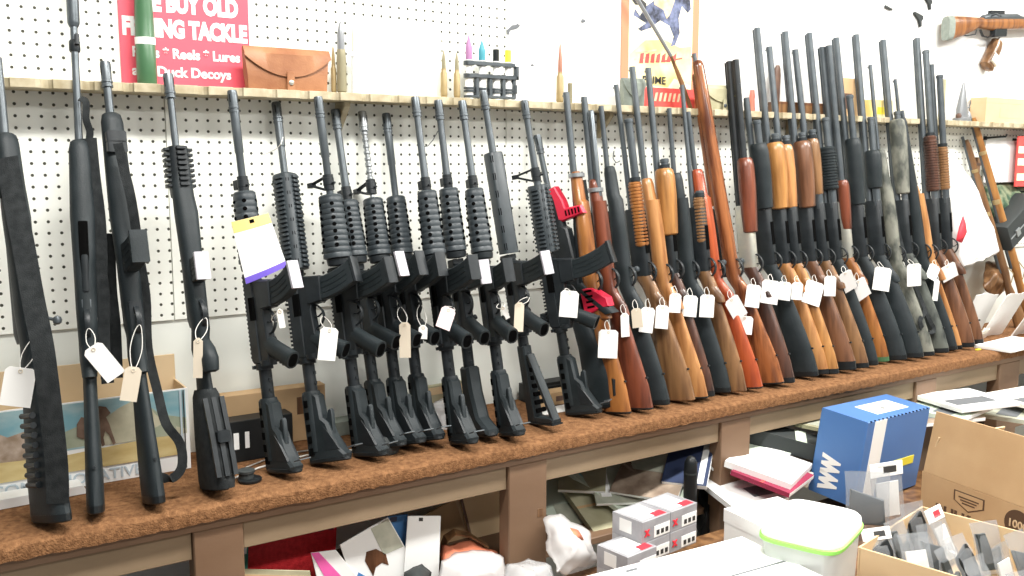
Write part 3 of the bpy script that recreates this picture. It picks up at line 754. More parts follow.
shotgun('r16', 'shorter pump shotgun with a short grey brown fore end and tan stock', 'shorter gun with the grey brown fore end', (795, 50), (860, 368), 'w_tan', 'w_tan', (140, 196), fr=.022, thin=.88, vent=False)
shotgun('r17', 'black pump shotgun with ringed black fore end left of the silver and red double gun', 'black pump gun with the ringed fore end', (809, 33), (871, 365), 'polymer', 'polymer', (148, 191), tube_y=119, ribbed=True, fr=.027, thin=.80)
shotgun('r18', 'slim double barrel shotgun with orange stock and green butt pad', 'slim double gun with the orange stock', (822, 47), (881, 361), 'w_orange', 'w_dkred', (181, 230), rx='nickel', barrels=2, pump=False, vent=False, fr=.020, thin=.86, name='double_barrel_shotgun', bm='steel', pad='paint_green')
shotgun('r19', 'black pump shotgun whose thick magazine tube ends above the shelf', 'black pump gun with the thick magazine tube', (836, 38), (896, 360), 'polymer', 'polymer', (140, 206), tube_y=97, fr=.027, thin=1.0)
shotgun('r20', 'tall black pump shotgun with a short stepped black fore end and wide stock', 'tall black gun with the stepped fore end', (856, 35), (912, 358), 'polymer', 'polymer', (152, 190), tube_y=119, ribbed=False, fr=.028, thin=1.04)
rifle('r21', 'slim rifle with a grey camouflage stock left of the tall camouflage shotgun', 'slim grey camouflage rifle', (870, 65), (926, 356), 'camo', 150, br=.007, drop=.05, fw=.021, thin=.9)
shotgun('r22', 'tall shotgun with a camouflage fore end and broad brown barrel', 'tall camouflage shotgun', (883, 40), (940, 353), 'camodark', 'camo', (121, 195), fr=.028, thin=.9, pump=False, bm='steel')
rifle('r23', 'short thin barrelled black rifle with a smooth blue black fore end', 'thin barrelled black rifle', (895, 79), (951, 350), 'polymer', 118, br=.006, drop=.045, fw=.022, thin=.8)
rifle('r24', 'slim rifle with a light orange wood stock squeezed between black and brown stocks', 'slim light orange wood rifle', (902, 110), (959, 349), 'w_light', 186, br=.007, drop=.04, fw=.016, thin=.62, bolt=False)
shotgun('r25', 'silver tubed pump shotgun with a ribbed dark brown fore end, left of the last gun', 'silver tubed gun with the ribbed dark fore end', (917, 38), (966, 347), 'w_brown', 'w_walnut', (137, 192), tube_y=52, ribbed=True, fr=.026, thin=.9, bm='steel')
shotgun('r26', 'rightmost gun in the rack, pump shotgun with a narrow ribbed fore end', 'rightmost gun in the rack', (931, 64), (976, 343), 'w_brown', 'w_tan', (147, 190), tube_y=76, ribbed=True, fr=.021, thin=.85, bm='steel', vent=False)
g = GUNS['r21']; sling(g, [(893,200,-.15),(899,235,-.19),(909,270,-.235),(921,300,-.27),(928,318,-.30),(934,330,-.31),(926,334,-.315),(920,322,-.31),(925,312,-.30)], .008)
for g in GUNS.values(): g.settle()

# ------------------------------------------------------------------ price tags
def price_tag(key, cx, cy, tilt=0, m='tagwhite', w=.030, h=.058, label=None, yaw=0, dy=None, ringpx=None, short=None):
    g = GUNS[key]; P = g.w(*g.tg)
    dy = dy or (.075 if key[0] == 'c' else (.05 if key[0] == 'r' else .022)); Yp = P.y-dy; C = onY(cx, cy, Yp)
    nm = {'tagwhite':'white','tagbeige':'beige','tagpink':'pink'}[m]
    if abs(yaw) < 1: yaw = -(14+cx*.028)+random.uniform(-9,9)
    w *= 1.35; h *= 1.14 if cx > 400 else 1.22
    rt = empty('price_tag', C); tag(rt, label or f'{nm} price tag hanging from the {short or g.short}', 'price tag', 'price tags on the guns')
    t = R(tilt); U = Vector((math.cos(t), 0, math.sin(t))); D = Vector((math.sin(t), 0, -math.cos(t)))
    U = Matrix.Rotation(R(yaw), 3, 'Z') @ U
    N = U.cross(D).normalized()
    b = MB(); cn = .007
    prof = [(-w/2, h/2), (w/2, h/2), (w/2, -h/2+cn), (w/2-cn, -h/2), (-w/2+cn, -h/2), (-w/2, -h/2+cn)]
    for sg in (-1, 1): pass
    n = len(prof); f1 = [U*a+D*c+N*.0006 for a, c in prof]; f2 = [U*a+D*c-N*.0006 for a, c in prof]
    b.rings([f1, f2], m)
    b.build('card', rt, smooth=False)
    # reinforcing eyelet and string loop
    top = D*(-h/2+.007)
    e = MB(); e.tube([top-N*.0012+U*.0035*math.cos(a)+D*.0035*math.sin(a) for a in [2*math.pi*k/8 for k in range(8)]], .0009, 'tagbeige', 5, closed=True); e.build('eyelet', rt)
    s = MB(); Q = P-C
    a = top
    if cx > 560:
        dd = Q-a; dd = Vector((dd.x*.35, dd.y, abs(dd.z)+.01)); Q = a+dd.normalized()*min(dd.length, .034)
    mid = (a+Q)/2; sd = U*max(.005, min(.011, (Q-a).length*.2))
    pts = [a-N*.001, a*.6+Q*.4+sd, a*.2+Q*.8+sd*.7, Q-Vector((0,.004,0)), a*.2+Q*.8-sd*.7, a*.6+Q*.4-sd]
    sm = []
    for i in range(6):
        p0, p1, p2, p3 = pts[i-1], pts[i], pts[(i+1) % 6], pts[(i+2) % 6]
        for k in range(4):
            u = k/4; sm.append(.5*((2*p1)+(p2-p0)*u+(2*p0-5*p1+4*p2-p3)*u*u+(-p0+3*p1-3*p2+p3)*u**3))
    s.tube(sm, .0009, 'string', 5, closed=True); s.build('string', rt)
    # faint pen marks
    if m == 'tagwhite' and random.random() < .5:
        k = MB()
        for q in range(3):
            z = -.004+.010*q; k.box(-.0003, .0003, 0, .0001, 0, .0001, 'ink')
    return rt
TG = [('l1',18,387,-12,'tagwhite',.040,.062),('l2',104,362,33,'tagwhite',.030,.066),('l3',131,384,-12,'tagbeige',.024,.058),('l4',198,358,-3,'tagbeige',.014,.070),
      ('c1',281,318,8,'tagwhite',.010,.036),('c2',328,344,-8,'tagwhite',.030,.062),('c5',405,340,0,'tagbeige',.020,.076),('c6',423,332,-4,'tagwhite',.016,.030),('c7',446,318,-22,'tagpink',.026,.046),
      ('c9',505,312,30,'tagwhite',.008,.034),('c10',519,317,-3,'tagbeige',.018,.066),('c11',569,304,-5,'tagwhite',.036,.062),
      ('r1',608,344,-2,'tagwhite',.040,.070),('r2',625,325,4,'tagwhite',.018,.06),('r3',637,318,8,'tagbeige',.022,.05),('r4',647,320,-8,'tagwhite',.030,.064),('r5',662,317,-4,'tagwhite',.028,.06),
      ('r6',675,303,-4,'tagwhite',.026,.05),('r7',690,306,-6,'tagwhite',.032,.056),('r8',707,306,-3,'tagwhite',.032,.06),('r9',736,308,38,'tagwhite',.036,.072),
      ('r10',744,325,-6,'tagwhite',.040,.05),('r11',753,296,-8,'tagwhite',.034,.062),('r12',770,292,-8,'tagwhite',.040,.066),('r13',784,291,-6,'tagwhite',.032,.052),('r14',797,291,-4,'tagwhite',.026,.05),
      ('r15',813,293,-18,'tagwhite',.044,.068),('r16',830,286,0,'tagwhite',.028,.06),('r17',848,281,34,'tagwhite',.034,.068),('r18',861,289,36,'tagwhite',.040,.070),
      ('r19',882,279,-8,'tagwhite',.042,.072),('r21',914,275,6,'tagwhite',.036,.072),('r24',936,290,-6,'tagwhite',.014,.07),('r25',933,272,-30,'tagwhite',.030,.05),('r26',949,272,30,'tagwhite',.046,.056)]
for k in TG:
    price_tag(k[0], k[1], k[2], k[3], k[4], k[5], k[6])
# ------------------------------------------------------------------ on the shelf
FB = lambda o: Matrix.Translation(o) @ Matrix.Rotation(R(90), 4, 'X')     # lettering standing upright, facing the room
def wallrect(name, p0, p1, Y, t, m, parent=None):
    """upright board from two pixel corners (top left, bottom right) on the plane Y"""
    a = onY(*p0, Y); c = onY(*p1, Y)
    b = MB(); b.slab([(c.z, a.x), (c.z, c.x), (a.z, c.x), (a.z, a.x)], t, m, .0008, Y+t/2)
    return b.build(name, parent, smooth=False), a.x, c.x, a.z, c.z
# red sign
a = onY(118, 8, -.012); c = onY(251, 86, -.012)
sg = empty('store_sign', (0,0,0)); tag(sg, 'red sign with white lettering about buying old fishing tackle', 'sign')
x0, x1 = a.x, c.x; zb, zt = SZ+.001, 1.905
mat('signred', (.72,.09,.13), .5)
b = MB(); b.slab([(zb,x0),(zb,x1),(zt,x1),(zt,x0)], .003, 'signred', .0005, -.0105); b.build('board', sg, smooth=False)
def signline(txt, pz, size, bold, xc, sx=1):
    text_mesh(txt, size, 'white', sg, FB(Vector((xc, -.0124, pz))), bold=bold, align='CENTER', sx=sx)
xc = (x0+x1)/2
zl = lambda y: onY(200, y, -.012).z
signline('WE BUY OLD', zl(14), .056, .0034, xc+.003, .70); signline('FISHING TACKLE', zl(39), .053, .0032, xc, .70)
signline('Rods * Reels * Lures', zl(60), .031, .0010, xc, .94); signline('and Duck Decoys', zl(78), .031, .0010, xc-.012, 1.0)

def place(name, label, cat, px, py, Y, group=None):
    """empty standing on the shelf under the given pixel column"""
    p = onY(px, py, Y); e = empty(name, (p.x, Y, SZ)); tag(e, label, cat, group); return e
def height(px, py, Y): return onY(px, py, Y).z-SZ
def lathe_thing(e, parts):
    for nm, pr, m in parts:
        b = MB(); b.lathe(0, pr, m, 20); b.build(nm, e)
# green shell tube
e = place('shell_casing', 'dark green practice shell with a white band standing before the red sign', 'shell', 147, 78, -.045)
h1 = height(147, 45, -.045); h2 = height(147, 38, -.045)
lathe_thing(e, [('body', [(0,.0205),(.002,.0215),(h1,.0215),(h1+.001,.021),(.155,.0200),(.20,.018),(.27,.016),(.275,.014)], 'paint_green'), ('white_band', [(h1,.0220),(h2,.0220)], 'white')])
# leather pouch
def pouch(e, w, h, d, m, strap=True, snap='nickel'):
    b = MB(); n = 10; rs = []
    for k in range(n+1):
        t = k/n; x = -w/2+w*t; hh = h*(.97+.03*math.cos(t*6)); dd = d*(.62+.38*math.sin(math.pi*min(max(t, .04), .96)))
        rs.append([(x*(.93), -dd*.5, 0), (x*.93, dd*.5, 0), (x*.97, dd*.52, h*.4), (x, dd*.35, hh*.96), (x, dd*.1, hh), (x, -dd*.2, hh*.98), (x*.98, -dd*.5, h*.75), (x*.94, -dd*.6, h*.3)])
    b.rings(rs, m); b.build('body', e)
    f = MB(); rs = []
    for k in range(n*2+1):
        t = k/(n*2); x = -w/2*1.01+w*1.02*t; dip = h*(.42+.28*(1-abs(2*t-1)**2.2)) if True else 0; dip = h*(.20+.48*(1-abs(2*t-1)**2.0)); dd = d*(.62+.38*math.sin(math.pi*min(max(t,.04),.96)))
        yf = -dd*.60-.003
        rs.append([(x, dd*.10, h*1.0), (x, -dd*.2, h*1.03), (x, yf, h*.86), (x, yf-.0015, h-dip), (x, yf+.0015, h-dip), (x, yf+.003, h*.84), (x, -dd*.2, h*1.0), (x, dd*.1, h*.98)])
    f.rings(rs, m); f.build('flap', e)
    if strap:
        s = MB(); yf = -d*.60-.007; ww = w*.045
        s.slab([(h*.44, -ww), (h*.44, ww), (-.010, ww), (-.016, 0), (-.010, -ww)], .003, m, .0008, yf-.002); s.build('strap', e)
        q = MB(); q.xf = Matrix.Translation((0, yf-.004, h*.18)) @ Matrix.Rotation(R(90), 4, 'X'); q.lathe(0, [(0,.0062),(.002,.006),(.0035,.003)], 'nickel' if snap == 'nickel' else snap, 14); q.build('snap', e)
e = place('leather_pouch', 'tan leather pouch with a snapped flap on the shelf', 'pouch', 287, 88, -.062)
wp = onY(329, 70, -.062).x-onY(245, 70, -.062).x
pouch(e, wp, height(290, 50, -.062), .034, 'tan_leather')
# cartridges
def cartridge(px, top, Y, r, label, tipm='lead', casem='brassgrey', split=.62, cat='cartridge', group='cartridges on the shelf', base=92):
    e = place('cartridge', label, cat, px, base, Y, group); h = height(px, top, Y)
    lathe_thing(e, [('case', [(0,r),(.002,r),(.003,r*.88),(.006,r*.88),(.007,r),(h*split*.84,r*.94),(h*split*.92,r*.66),(h*split,r*.64)], casem),
                    ('bullet', [(h*split-.001,r*.60),(h*(split+.04),r*.60),(h*(split+.2),r*.52),(h*.95,r*.26),(h,r*.06)], tipm)])
e = place('cartridge', 'tallest cartridge on the shelf, grey nosed with a greenish case', 'cartridge', 342, 90, -.05, 'cartridges on the shelf'); h = height(342, 22, -.05)
lathe_thing(e, [('case', [(0,.0125),(.002,.0125),(.003,.0105),(.005,.0105),(.006,.0125),(h*.5,.0118),(h*.60,.0105),(h*.62,.0098)], 'brassgrey'), ('bullet', [(h*.62,.0095),(h*.82,.0095),(h*.93,.0062),(h*.99,.003),(h,.0015)], 'lead')])
cartridge(334, 46, -.035, .0072, 'slim pale cartridge half behind the tallest grey nosed one', 'brass', 'brass')
cartridge(444, 50, -.060, .0092, 'left one of two matching brass cartridges beside the yellowed paper', 'brassgrey', 'brass')
cartridge(457, 52, -.060, .0092, 'right one of two matching brass cartridges, beside the linked rounds', 'brassgrey', 'brass')
cartridge(560, 43, -.050, .0115, 'copper nosed cartridge standing before the blank white panel', 'copper', 'brass', .52)
e = place('cartridge', 'short blunt brown cartridge beside the copper nosed one', 'cartridge', 570, 100, -.055, 'cartridges on the shelf'); h = height(570, 83, -.055)
lathe_thing(e, [('case', [(0,.0075),(.002,.0075),(h*.97,.007),(h,.0055)], 'brassgrey')])
# glass vial
e = place('clear_tube', 'clear plastic tube standing between the tallest cartridge and yellowed paper', 'tube', 354, 92, -.045); h = height(354, 52, -.045)
lathe_thing(e, [('body', [(0,.006),(h*.9,.006)], 'frost'), ('cap', [(h*.9,.0066),(h,.0066)], 'white')])
# yellowed paper on card
a = onY(352, 22, -.02); c = onY(441, 98, -.02)
b = MB(); pts = [(SZ+.001,a.x),(SZ+.001,c.x),(a.z-.03,c.x+.002),(a.z-.012,c.x-.006),(a.z-.003,c.x-.018),(a.z,a.x+.004)]
b.slab(pts, .004, 'aged', .0008, -.02); tag(b.build('paper_notice', smooth=False), 'large blank yellowed paper notice leaning on the pegboard', 'notice')
# linked rounds
e = place('linked_rounds', 'row of four linked large rounds with pink, blue, black and yellow noses', 'ammunition', 488, 100, -.055)
xl = [onY(p, 80, -.055).x-e.location.x for p in (469, 482, 496, 508)]
for x, tm, top, kind in zip(xl, ('purple','cyan','blackplastic','yellow'), (37,41,49,49), (0,0,1,1)):
    h = height(490, top, -.055); lo = height(490, 61, -.055)
    b = MB(); b.xf = Matrix.Translation((x,0,0)); b.lathe(0, [(0,.0128),(.004,.0128),(.005,.0118),(.045,.0118),(.052,.0095),(lo,.0088)], 'white', 18); b.xf = None; ro = b.build('round', e)
    b = MB(); b.xf = Matrix.Translation((x,0,0))
    b.lathe(0, [(lo,.0092),(lo+.012,.0092),(lo+(h-lo)*.5,.0095),(lo+(h-lo)*.55,.0085),(h-.003,.002),(h,.0008)] if not kind else [(lo,.0088),(h,.0088)], tm, 16); b.build('nose', ro)
b = MB()
for x in xl:
    for z in (.008, .022, .030, .060, .066, .094, .100):
        b.xf = Matrix.Translation((x, 0, z)); b.lathe(0, [(-.003,.0135),(-.0025,.0150),(.0025,.0150),(.003,.0135)], 'steel', 16)
b.xf = None
for a_, c_ in zip(xl, xl[1:]+[xl[3]+.03]): b.box(.006, .070, (a_+c_)/2-.005, (a_+c_)/2+.005, -.012, .004, 'steel')
b.box(.004, .012, xl[0]-.008, xl[3]+.016, -.013, -.009, 'steel'); b.box(.058, .068, xl[0]-.008, xl[3]+.026, -.015, -.009, 'steel'); b.box(.092, .102, xl[0]-.012, xl[3]+.016, -.015, -.009, 'steel'); b.box(.058, .095, xl[3]+.018, xl[3]+.028, -.015, .002, 'steel'); b.box(.02, .044, xl[3]+.014, xl[3]+.022, -.016, .002, 'steel')
b.build('belt_links', e)
# grey dog-leg figure marks on the white panel
def panelmark(px, py, pts, label, m='lead', Y=-.0075):
    o = onY(px, py, Y); b = MB(); b.slab([(z, x) for x, z in pts], .0016, m, .0003, 0)
    ob = b.build('wall_decal', smooth=False); ob.location = (o.x, Y, o.z); tag(ob, label, 'decal')
mat('faint', (.13,.14,.15), .7)
panelmark(507, 34, [(0,0),(.006,-.002),(.010,.010),(.022,.014),(.036,.018),(.045,.026),(.036,.032),(.030,.028),(.018,.026),(.006,.016),(-.002,.010)], 'grey smudged decal on the white panel above the linked rounds', 'faint')
panelmark(581, 22, [(0,0),(.008,-.002),(.014,.002),(.017,.000),(.015,.007),(.006,.010),(.001,.006)], 'tiny grey bird shaped decal high on the white panel', 'faint')
panelmark(531, 66, [(0,0),(.010,.000),(.009,.005),(.003,.006),(-.001,.003)], 'tiny grey decal low on the white panel left of the copper cartridge', 'faint')

# rider poster
Yp = -.010
a = onY(622, 0, Yp); c = onY(697, 107, Yp)
px0, px1 = a.x, c.x; pz0 = SZ+.002; pz1 = pz0+(px1-px0)*1.45
po = empty('poster', (0,0,0)); tag(po, 'tall orange bordered poster of a rider on a galloping horse', 'poster')
mat('posterorange', (.78,.24,.13), .6); mat('postercream', (.90,.82,.50), .6, 0, (.93,.89,.70), 5); mat('posteryellow', (.85,.68,.22), .6, 0, (.88,.80,.50), 12); mat('posterred', (.72,.08,.07), .6)
mat('horseblue', (.015,.018,.035), .6, 0, (.16,.19,.32), 45); mat('riderred', (.66,.22,.16), .6); mat('ridertan', (.50,.33,.20), .6, 0, (.75,.6,.4), 30)
b = MB(); b.slab([(pz0,px0),(pz0,px1),(pz1,px1),(pz1,px0)], .003, 'posterorange', .0005, -.0085); b.build('board', po, smooth=False)
W = px1-px0
def PP(u, v): return (px0+W*u, pz0+W*v)
def pshape(name, pts, m, lay=1):
    b = MB(); b.slab([(PP(u,v)[1], PP(u,v)[0]) for u, v in pts], .0006, m, .0001, -.0101-.0005*lay); return b.build(name, po, smooth=False)
pshape('print_field', [(.09,.16),(.91,.16),(.91,1.40),(.09,1.40)], 'postercream', 0)
pshape('lower_band', [(.04,.02),(.96,.02),(.96,.20),(.04,.20)], 'posterred', 1)
pshape('yellow_patch', [(.10,.21),(.60,.21),(.68,.30),(.90,.24),(.90,.62),(.74,.60),(.55,.66),(.30,.64),(.10,.50)], 'posteryellow', 1)
pshape('horse', [(.30,.80),(.20,.74),(.24,.72),(.36,.76),(.48,.84),(.60,.80),(.66,.70),(.62,.60),(.68,.62),(.74,.74),(.72,.88),(.76,1.00),(.84,.94),(.88,.98),(.86,1.12),(.78,1.22),(.74,1.18),(.64,1.06),(.52,1.00),(.40,1.02),(.30,.96),(.22,.86),(.16,.92),(.14,.86)], 'horseblue', 2)
pshape('horse_tail', [(.30,.98),(.20,1.04),(.12,1.00),(.16,.96),(.24,.96),(.29,.92)], 'ink', 3)
pshape('rider', [(.40,.98),(.38,1.10),(.46,1.22),(.56,1.26),(.64,1.16),(.66,1.04),(.60,.90),(.56,.86),(.52,.94)], 'ridertan', 3)
pshape('rider_scarf', [(.36,1.22),(.44,1.30),(.56,1.32),(.66,1.26),(.72,1.18),(.66,1.16),(.60,1.22),(.52,1.24),(.44,1.20)], 'riderred', 4)
text_mesh('PRIME', W*.10, 'ink', po, FB(Vector((px0+W*.26, -.0132, pz0+W*.235))), bold=.0004, sx=1.15)
for k, (u, v, uu) in enumerate([(.16,.44,.42),(.18,.50,.44),(.50,.44,.78)]):
    pshape('printed_stroke', [(u,v),(uu,v+.05),(uu,v+.065),(u,v+.018)], 'posterred' if k == 2 else 'ridertan', 2)
for k in range(7): pshape('printed_scrawl', [(.36+.06*k,.07),(.39+.06*k,.07),(.41+.06*k,.155),(.38+.06*k,.15)], 'ridertan', 2)
for k in range(7): pshape('printed_letter', [(.22+.07*k,.42+.006*k),(.27+.07*k,.42+.006*k),(.28+.07*k,.52+.004*k),(.235+.07*k,.51)], 'posterred', 3)
# rod leaning before the poster
A = onY(636, -3, -.05); B = onY(671, 56, -.055); C2 = onY(690, 92, -.06)
e = empty('thin_rod'); tag(e, 'thin grey rod with a tan wooden lower end leaning across the rider poster', 'rod')
b = MB(); b.tube([A+(A-B)*.8, A, B], .0062, 'lead', 8); b.build('rod', e)
D = Vector((C2.x+.004, -.062, SZ+.0005)); b = MB(); b.tube([B, (B+D)/2+Vector((.002,0,0)), D], [.005,.0075,.0065], 'w_tan', 8); b.build('handle', e)
# canvas pouch, olive pouch
e = place('canvas_pouch', 'grey green canvas pouch standing on the shelf before the rider poster', 'pouch', 632, 100, -.058); pouch(e, onY(643,90,-.058).x-onY(621,90,-.058).x, height(630,79,-.058), .026, 'canvas', snap='steel')
e = place('canvas_pouch', 'olive pouch with a dark snap behind the full length wooden rifle', 'pouch', 719, 105, -.058); pouch(e, onY(738,90,-.058).x-onY(702,90,-.058).x, height(720,86,-.058), .028, 'olive', snap='steel')
# yellow edged card hanging on the double barrel
g = GUNS['r11']; P = onY(739, 104, g.w(g.L-.13).y-.02)
b = MB(); b.slab([(-.042,-.014),(-.042,.014),(.042,.014),(.042,-.014)], .0015, 'tagwhite', .0003); b.slab([(-.042,-.0145),(-.042,-.007),(.042,-.007),(.042,-.0145)], .0022, 'yellow', .0003)
b.slab([(-.07,-.006),(-.07,.004),(-.042,.004),(-.042,-.006)], .002, 'posteryellow', .0003)
o = b.build('price_card', smooth=False); o.location = P; o.rotation_euler = (0, 0, R(-32)); tag(o, 'white card with a yellow edge hanging on the double barrel muzzles', 'card')
# small red brown figurine
e = place('duck_call', 'small red brown wooden call on the shelf right of the yellow edged card', 'call', 752, 103, -.05); h = height(752, 90, -.05)
lathe_thing(e, [('barrel', [(0,.009),(.006,.0105),(h*.6,.0085),(h*.7,.010),(h,.0065)], 'riderred')])
# knife sheath
e = place('knife_sheath', 'dark brown leather sheath standing upright behind the orange fore end guns', 'sheath', 775, 110, -.045); h = height(775, 65, -.045)
b = MB(); b.loft([(0,0,.016,.007,3),(h*.3,0.001,.0165,.008,3),(h*.8,.004,.0150,.0075,2.6),(h*.93,.005,.0125,.007,2.2),(h,.006,.006,.004,2)], 'dark_leather', 16); b.build('body', e)
b = MB(); b.tube([(.0165,-.002,.004),(.0172,-.002,h*.35),(.0195,-.002,h*.8),(.014,-.002,h*.97)], .0012, 'w_tan', 5); b.build('stitching', e)
def shelfbox(name, label, cat, x0, x1, top, Y, d, m, base=110, extra=None, lab=None):
    a = onY(x0, base, Y).x; c = onY(x1, base, Y).x; h = height((x0+x1)/2, top, Y)
    e = empty(name, ((a+c)/2, Y+d/2, SZ)); tag(e, label, cat); w = (c-a)/2
    b = MB(); b.slab([(0,-w),(0,w),(h,w),(h,-w)], d, m, .0012); b.build('body', e, smooth=False)
    if extra:
        b = MB(); b.slab([(h*.78,-w-.0006),(h*.78,w+.0006),(h+.0008,w+.0006),(h+.0008,-w-.0006)], d+.0012, extra, .001); b.build('lid', e, smooth=False)
    b = MB(); b.box(h*.2, h*.6, -w*.5, w*.3, -d/2-.0008, -d/2+.0002, lab or 'tagbeige', .0001); b.build('label_patch', e, smooth=False)
    return e
shelfbox('wooden_box', 'flat reddish wooden box lying on the shelf behind the brown fore ends', 'box', 779, 832, 103, -.078, .05, 'w_tan', extra='w_brown', lab='w_tan')
shelfbox('cardboard_box', 'square tan cardboard box standing on the shelf with a dark smudge', 'box', 834, 860, 78, -.055, .04, 'cardboard', lab='dark_leather')
shelfbox('card_box', 'bright yellow orange carton low on the shelf behind the tall black barrels', 'box', 872, 893, 100, -.055, .04, 'posteryellow', lab='yellow')
shelfbox('wooden_crate', 'long pale wooden box at the right end of the shelf', 'box', 986, 1040, 99, -.085, .07, 'cardlight', extra='cardlight', lab='cardlight')
e = place('antler', 'pale forked antler leaning on the wall behind the camouflage barrels', 'antler', 905, 115, -.05); h = height(905, 62, -.05)
b = MB(); b.tube([(-.02,0,.004),(-.008,.008,h*.4),(.004,.014,h*.75),(.012,.018,h)], [.009,.008,.006,.002], 'aged', 8); b.tube([(-.008,.008,h*.4),(.012,.004,h*.55),(.022,0,h*.8)], [.006,.005,.0015], 'aged', 8); b.build('beam', e)
e = place('wooden_block', 'narrow tan block standing right of the last barrels on the shelf', 'block', 941, 118, -.05); h = height(941, 79, -.05)
b = MB(); b.slab([(0,-.010),(0,.010),(h,.008),(h*1.0,-.007)], .02, 'olive', .003); b.build('body', e)
# hand press
e = place('reloading_press', 'grey metal hand press with a curved lever at the right of the shelf', 'tool', 962, 118, -.055); h = height(960, 82, -.055)
b = MB(); b.loft([(0,0,.042,.026,3),(.012,0,.042,.026,3),(.016,0,.030,.020,2.5),(.050,-.004,.026,.018,2.5),(h*.72,-.004,.013,.012,2),(h,-.003,.004,.004,2)], 'lead', 16); b.build('frame', e)
b = MB(); b.tube([(.0,-.004,.05),(.018,-.006,.052),(.032,-.008,.058),(.040,-.008,.072),(.042,-.008,.086)], [.003,.0028,.0026,.0022,.0016], 'steel', 8); b.build('lever', e)
b = MB(); b.xf = Matrix.Translation((.036,-.004,.016)); b.loft([(-.012,0,.010,.01),(0,0,.017,.014),(.014,0,.012,.010),(.026,0,.004,.004)], 'lead', 14); b.xf = None; b.build('cup', e); b = MB(); b.xf = Matrix.Translation((-.03,-.004,.012)); b.loft([(0,0,.010,.01),(.012,0,.012,.011),(.020,0,.006,.006)], 'dark_leather', 12); b.xf = None; b.build('knob', e)

# ------------------------------------------------------------------ rifle and pistol hung on the wall, upper right
e = empty('hanging_rifle'); tag(e, 'wood stocked bolt rifle hung level on the wall at the upper right', 'rifle')
A = onY(946, 27, -.05); B = onY(1024, 20, -.05); ax = (B-A).normalized(); ax = Vector((ax.x, 0, ax.z*0.6)).normalized()
b = MB(); fm = Matrix((Vector((0,0,-1)), Vector((0,-1,0)), ax)).transposed().to_4x4(); fm.translation = A; b.xf = fm
b.loft([(.003,.006,.048,.018,2.6),(.02,.005,.048,.019,2.6),(.12,-.004,.038,.019,2.4),(.19,-.012,.027,.017,2.1),(.225,-.018,.020,.015,2),(.26,-.014,.023,.016,2.1),(.32,-.012,.026,.017,2.4),(.6,-.014,.022,.018,2.4),(.95,-.014,.018,.016,2.2)], 'w_orange', 18); b.build('stock', e)
b = MB(); b.xf = fm; b.loft([(-.004,.006,.046,.0185,3),(.008,.006,.048,.0195,3),(.034,.003,.0475,.0198,2.8)], 'canvas', 18); b.build('butt_cover', e)
b = MB(); b.xf = fm; b.loft([(.25,-.035,.012,.012),(.29,-.038,.016,.014),(.50,-.040,.016,.014),(.54,-.034,.011,.011),(1.2,-.032,.009,.009)], 'steel', 14)
b.tube([(-.045,.010,.30),(-.048,.030,.30),(-.036,.052,.296)], .004, 'steel', 8); b.box(.30,.40,-.066,-.050,-.008,.008,'gunblack'); b.build('barreled_action', e)
b = MB(); b.xf = fm; b.tube([(.012,0,.24),(.036,0,.26),(.042,0,.30),(.030,0,.335),(.014,0,.345)], .003, 'gunblack', 6, flat=2); b.box(.33,.42,.008,.040,-.012,.012,'gunblack',.003); b.build('trigger_guard', e)
for px in (965, 1040):
    q = onY(px, 34, -.03); hk = empty('wall_hook', (q.x, 0, q.z)); tag(hk, 'metal hook carrying the level wooden rifle ' + ('near its butt' if px < 1000 else 'near its action'), 'hook')
    b = MB(); b.tube([(0,-.0065,.0),(0,-.04,-.008),(0,-.075,-.006),(0,-.078,.012)], .0028, 'steel', 8); b.build('hook', hk)
e = empty('leather_holster', onY(992, 54, -.029)); tag(e, 'worn tan leather pouch hanging on the wall below the level rifle', 'pouch')
b = MB(); b.xf = Matrix.Rotation(R(32), 4, 'Y') @ Matrix.Scale(1.45,4); b.loft([(-.050,0,.014,.010),(-.044,0,.024,.016,2.6),(-.01,0,.020,.018,2.6),(.02,0,.019,.018,2.6),(.042,0,.018,.014,2.6),(.046,0,.010,.008)], 'w_tan', 16); b.build('body', e)
b = MB(); b.xf = Matrix.Rotation(R(32), 4, 'Y') @ Matrix.Scale(1.45,4); b.loft([(-.036,0,.016,.002,2.4,-.016),(-.034,0,.016,.003,2.4,-.019),(-.008,0,.014,.003,2.4,-.019),(-.005,0,.014,.002,2.4,-.017)], 'aged', 14); b.tube([(.0,-.0,.046),(.004,-.0,.070)], .002, 'webbing', 6); b.build('flap', e)
# faint hanging tools, top
def hung(px, py, pts, w, label, m='greycase'):
    o = onY(px, py, -.012); e = empty('hanging_pistol', o); tag(e, label, 'pistol', 'small pistols hung high on the wall')
    b = MB(); b.slab([(z, x) for x, z in pts], w, m, .002); b.build('frame', e)
    b = MB(); b.tube([(pts[0][0]+.004, .0, pts[0][1]+.004), (pts[0][0]+.004, .0055, pts[0][1]+.004)], .0015, 'steel', 6); b.build('peg', e)
hung(918, 20, [(0,0),(.012,-.026),(.022,-.024),(.020,-.004),(.030,.006),(.028,.018),(-.026,.030),(-.030,.022)], .010, 'grey pistol hung high on the wall, left of the level rifle')
hung(928, 4, [(0,0),(.010,-.022),(.019,-.020),(.016,-.003),(.024,.006),(.022,.016),(-.02,.026),(-.024,.019)], .010, 'grey pistol hung near the top edge above another pistol')
hung(888, 8, [(-.02,0),(.026,-.008),(.026,.000),(-.018,.010)], .006, 'small grey bar hung high on the wall above the tall camouflage shotgun')

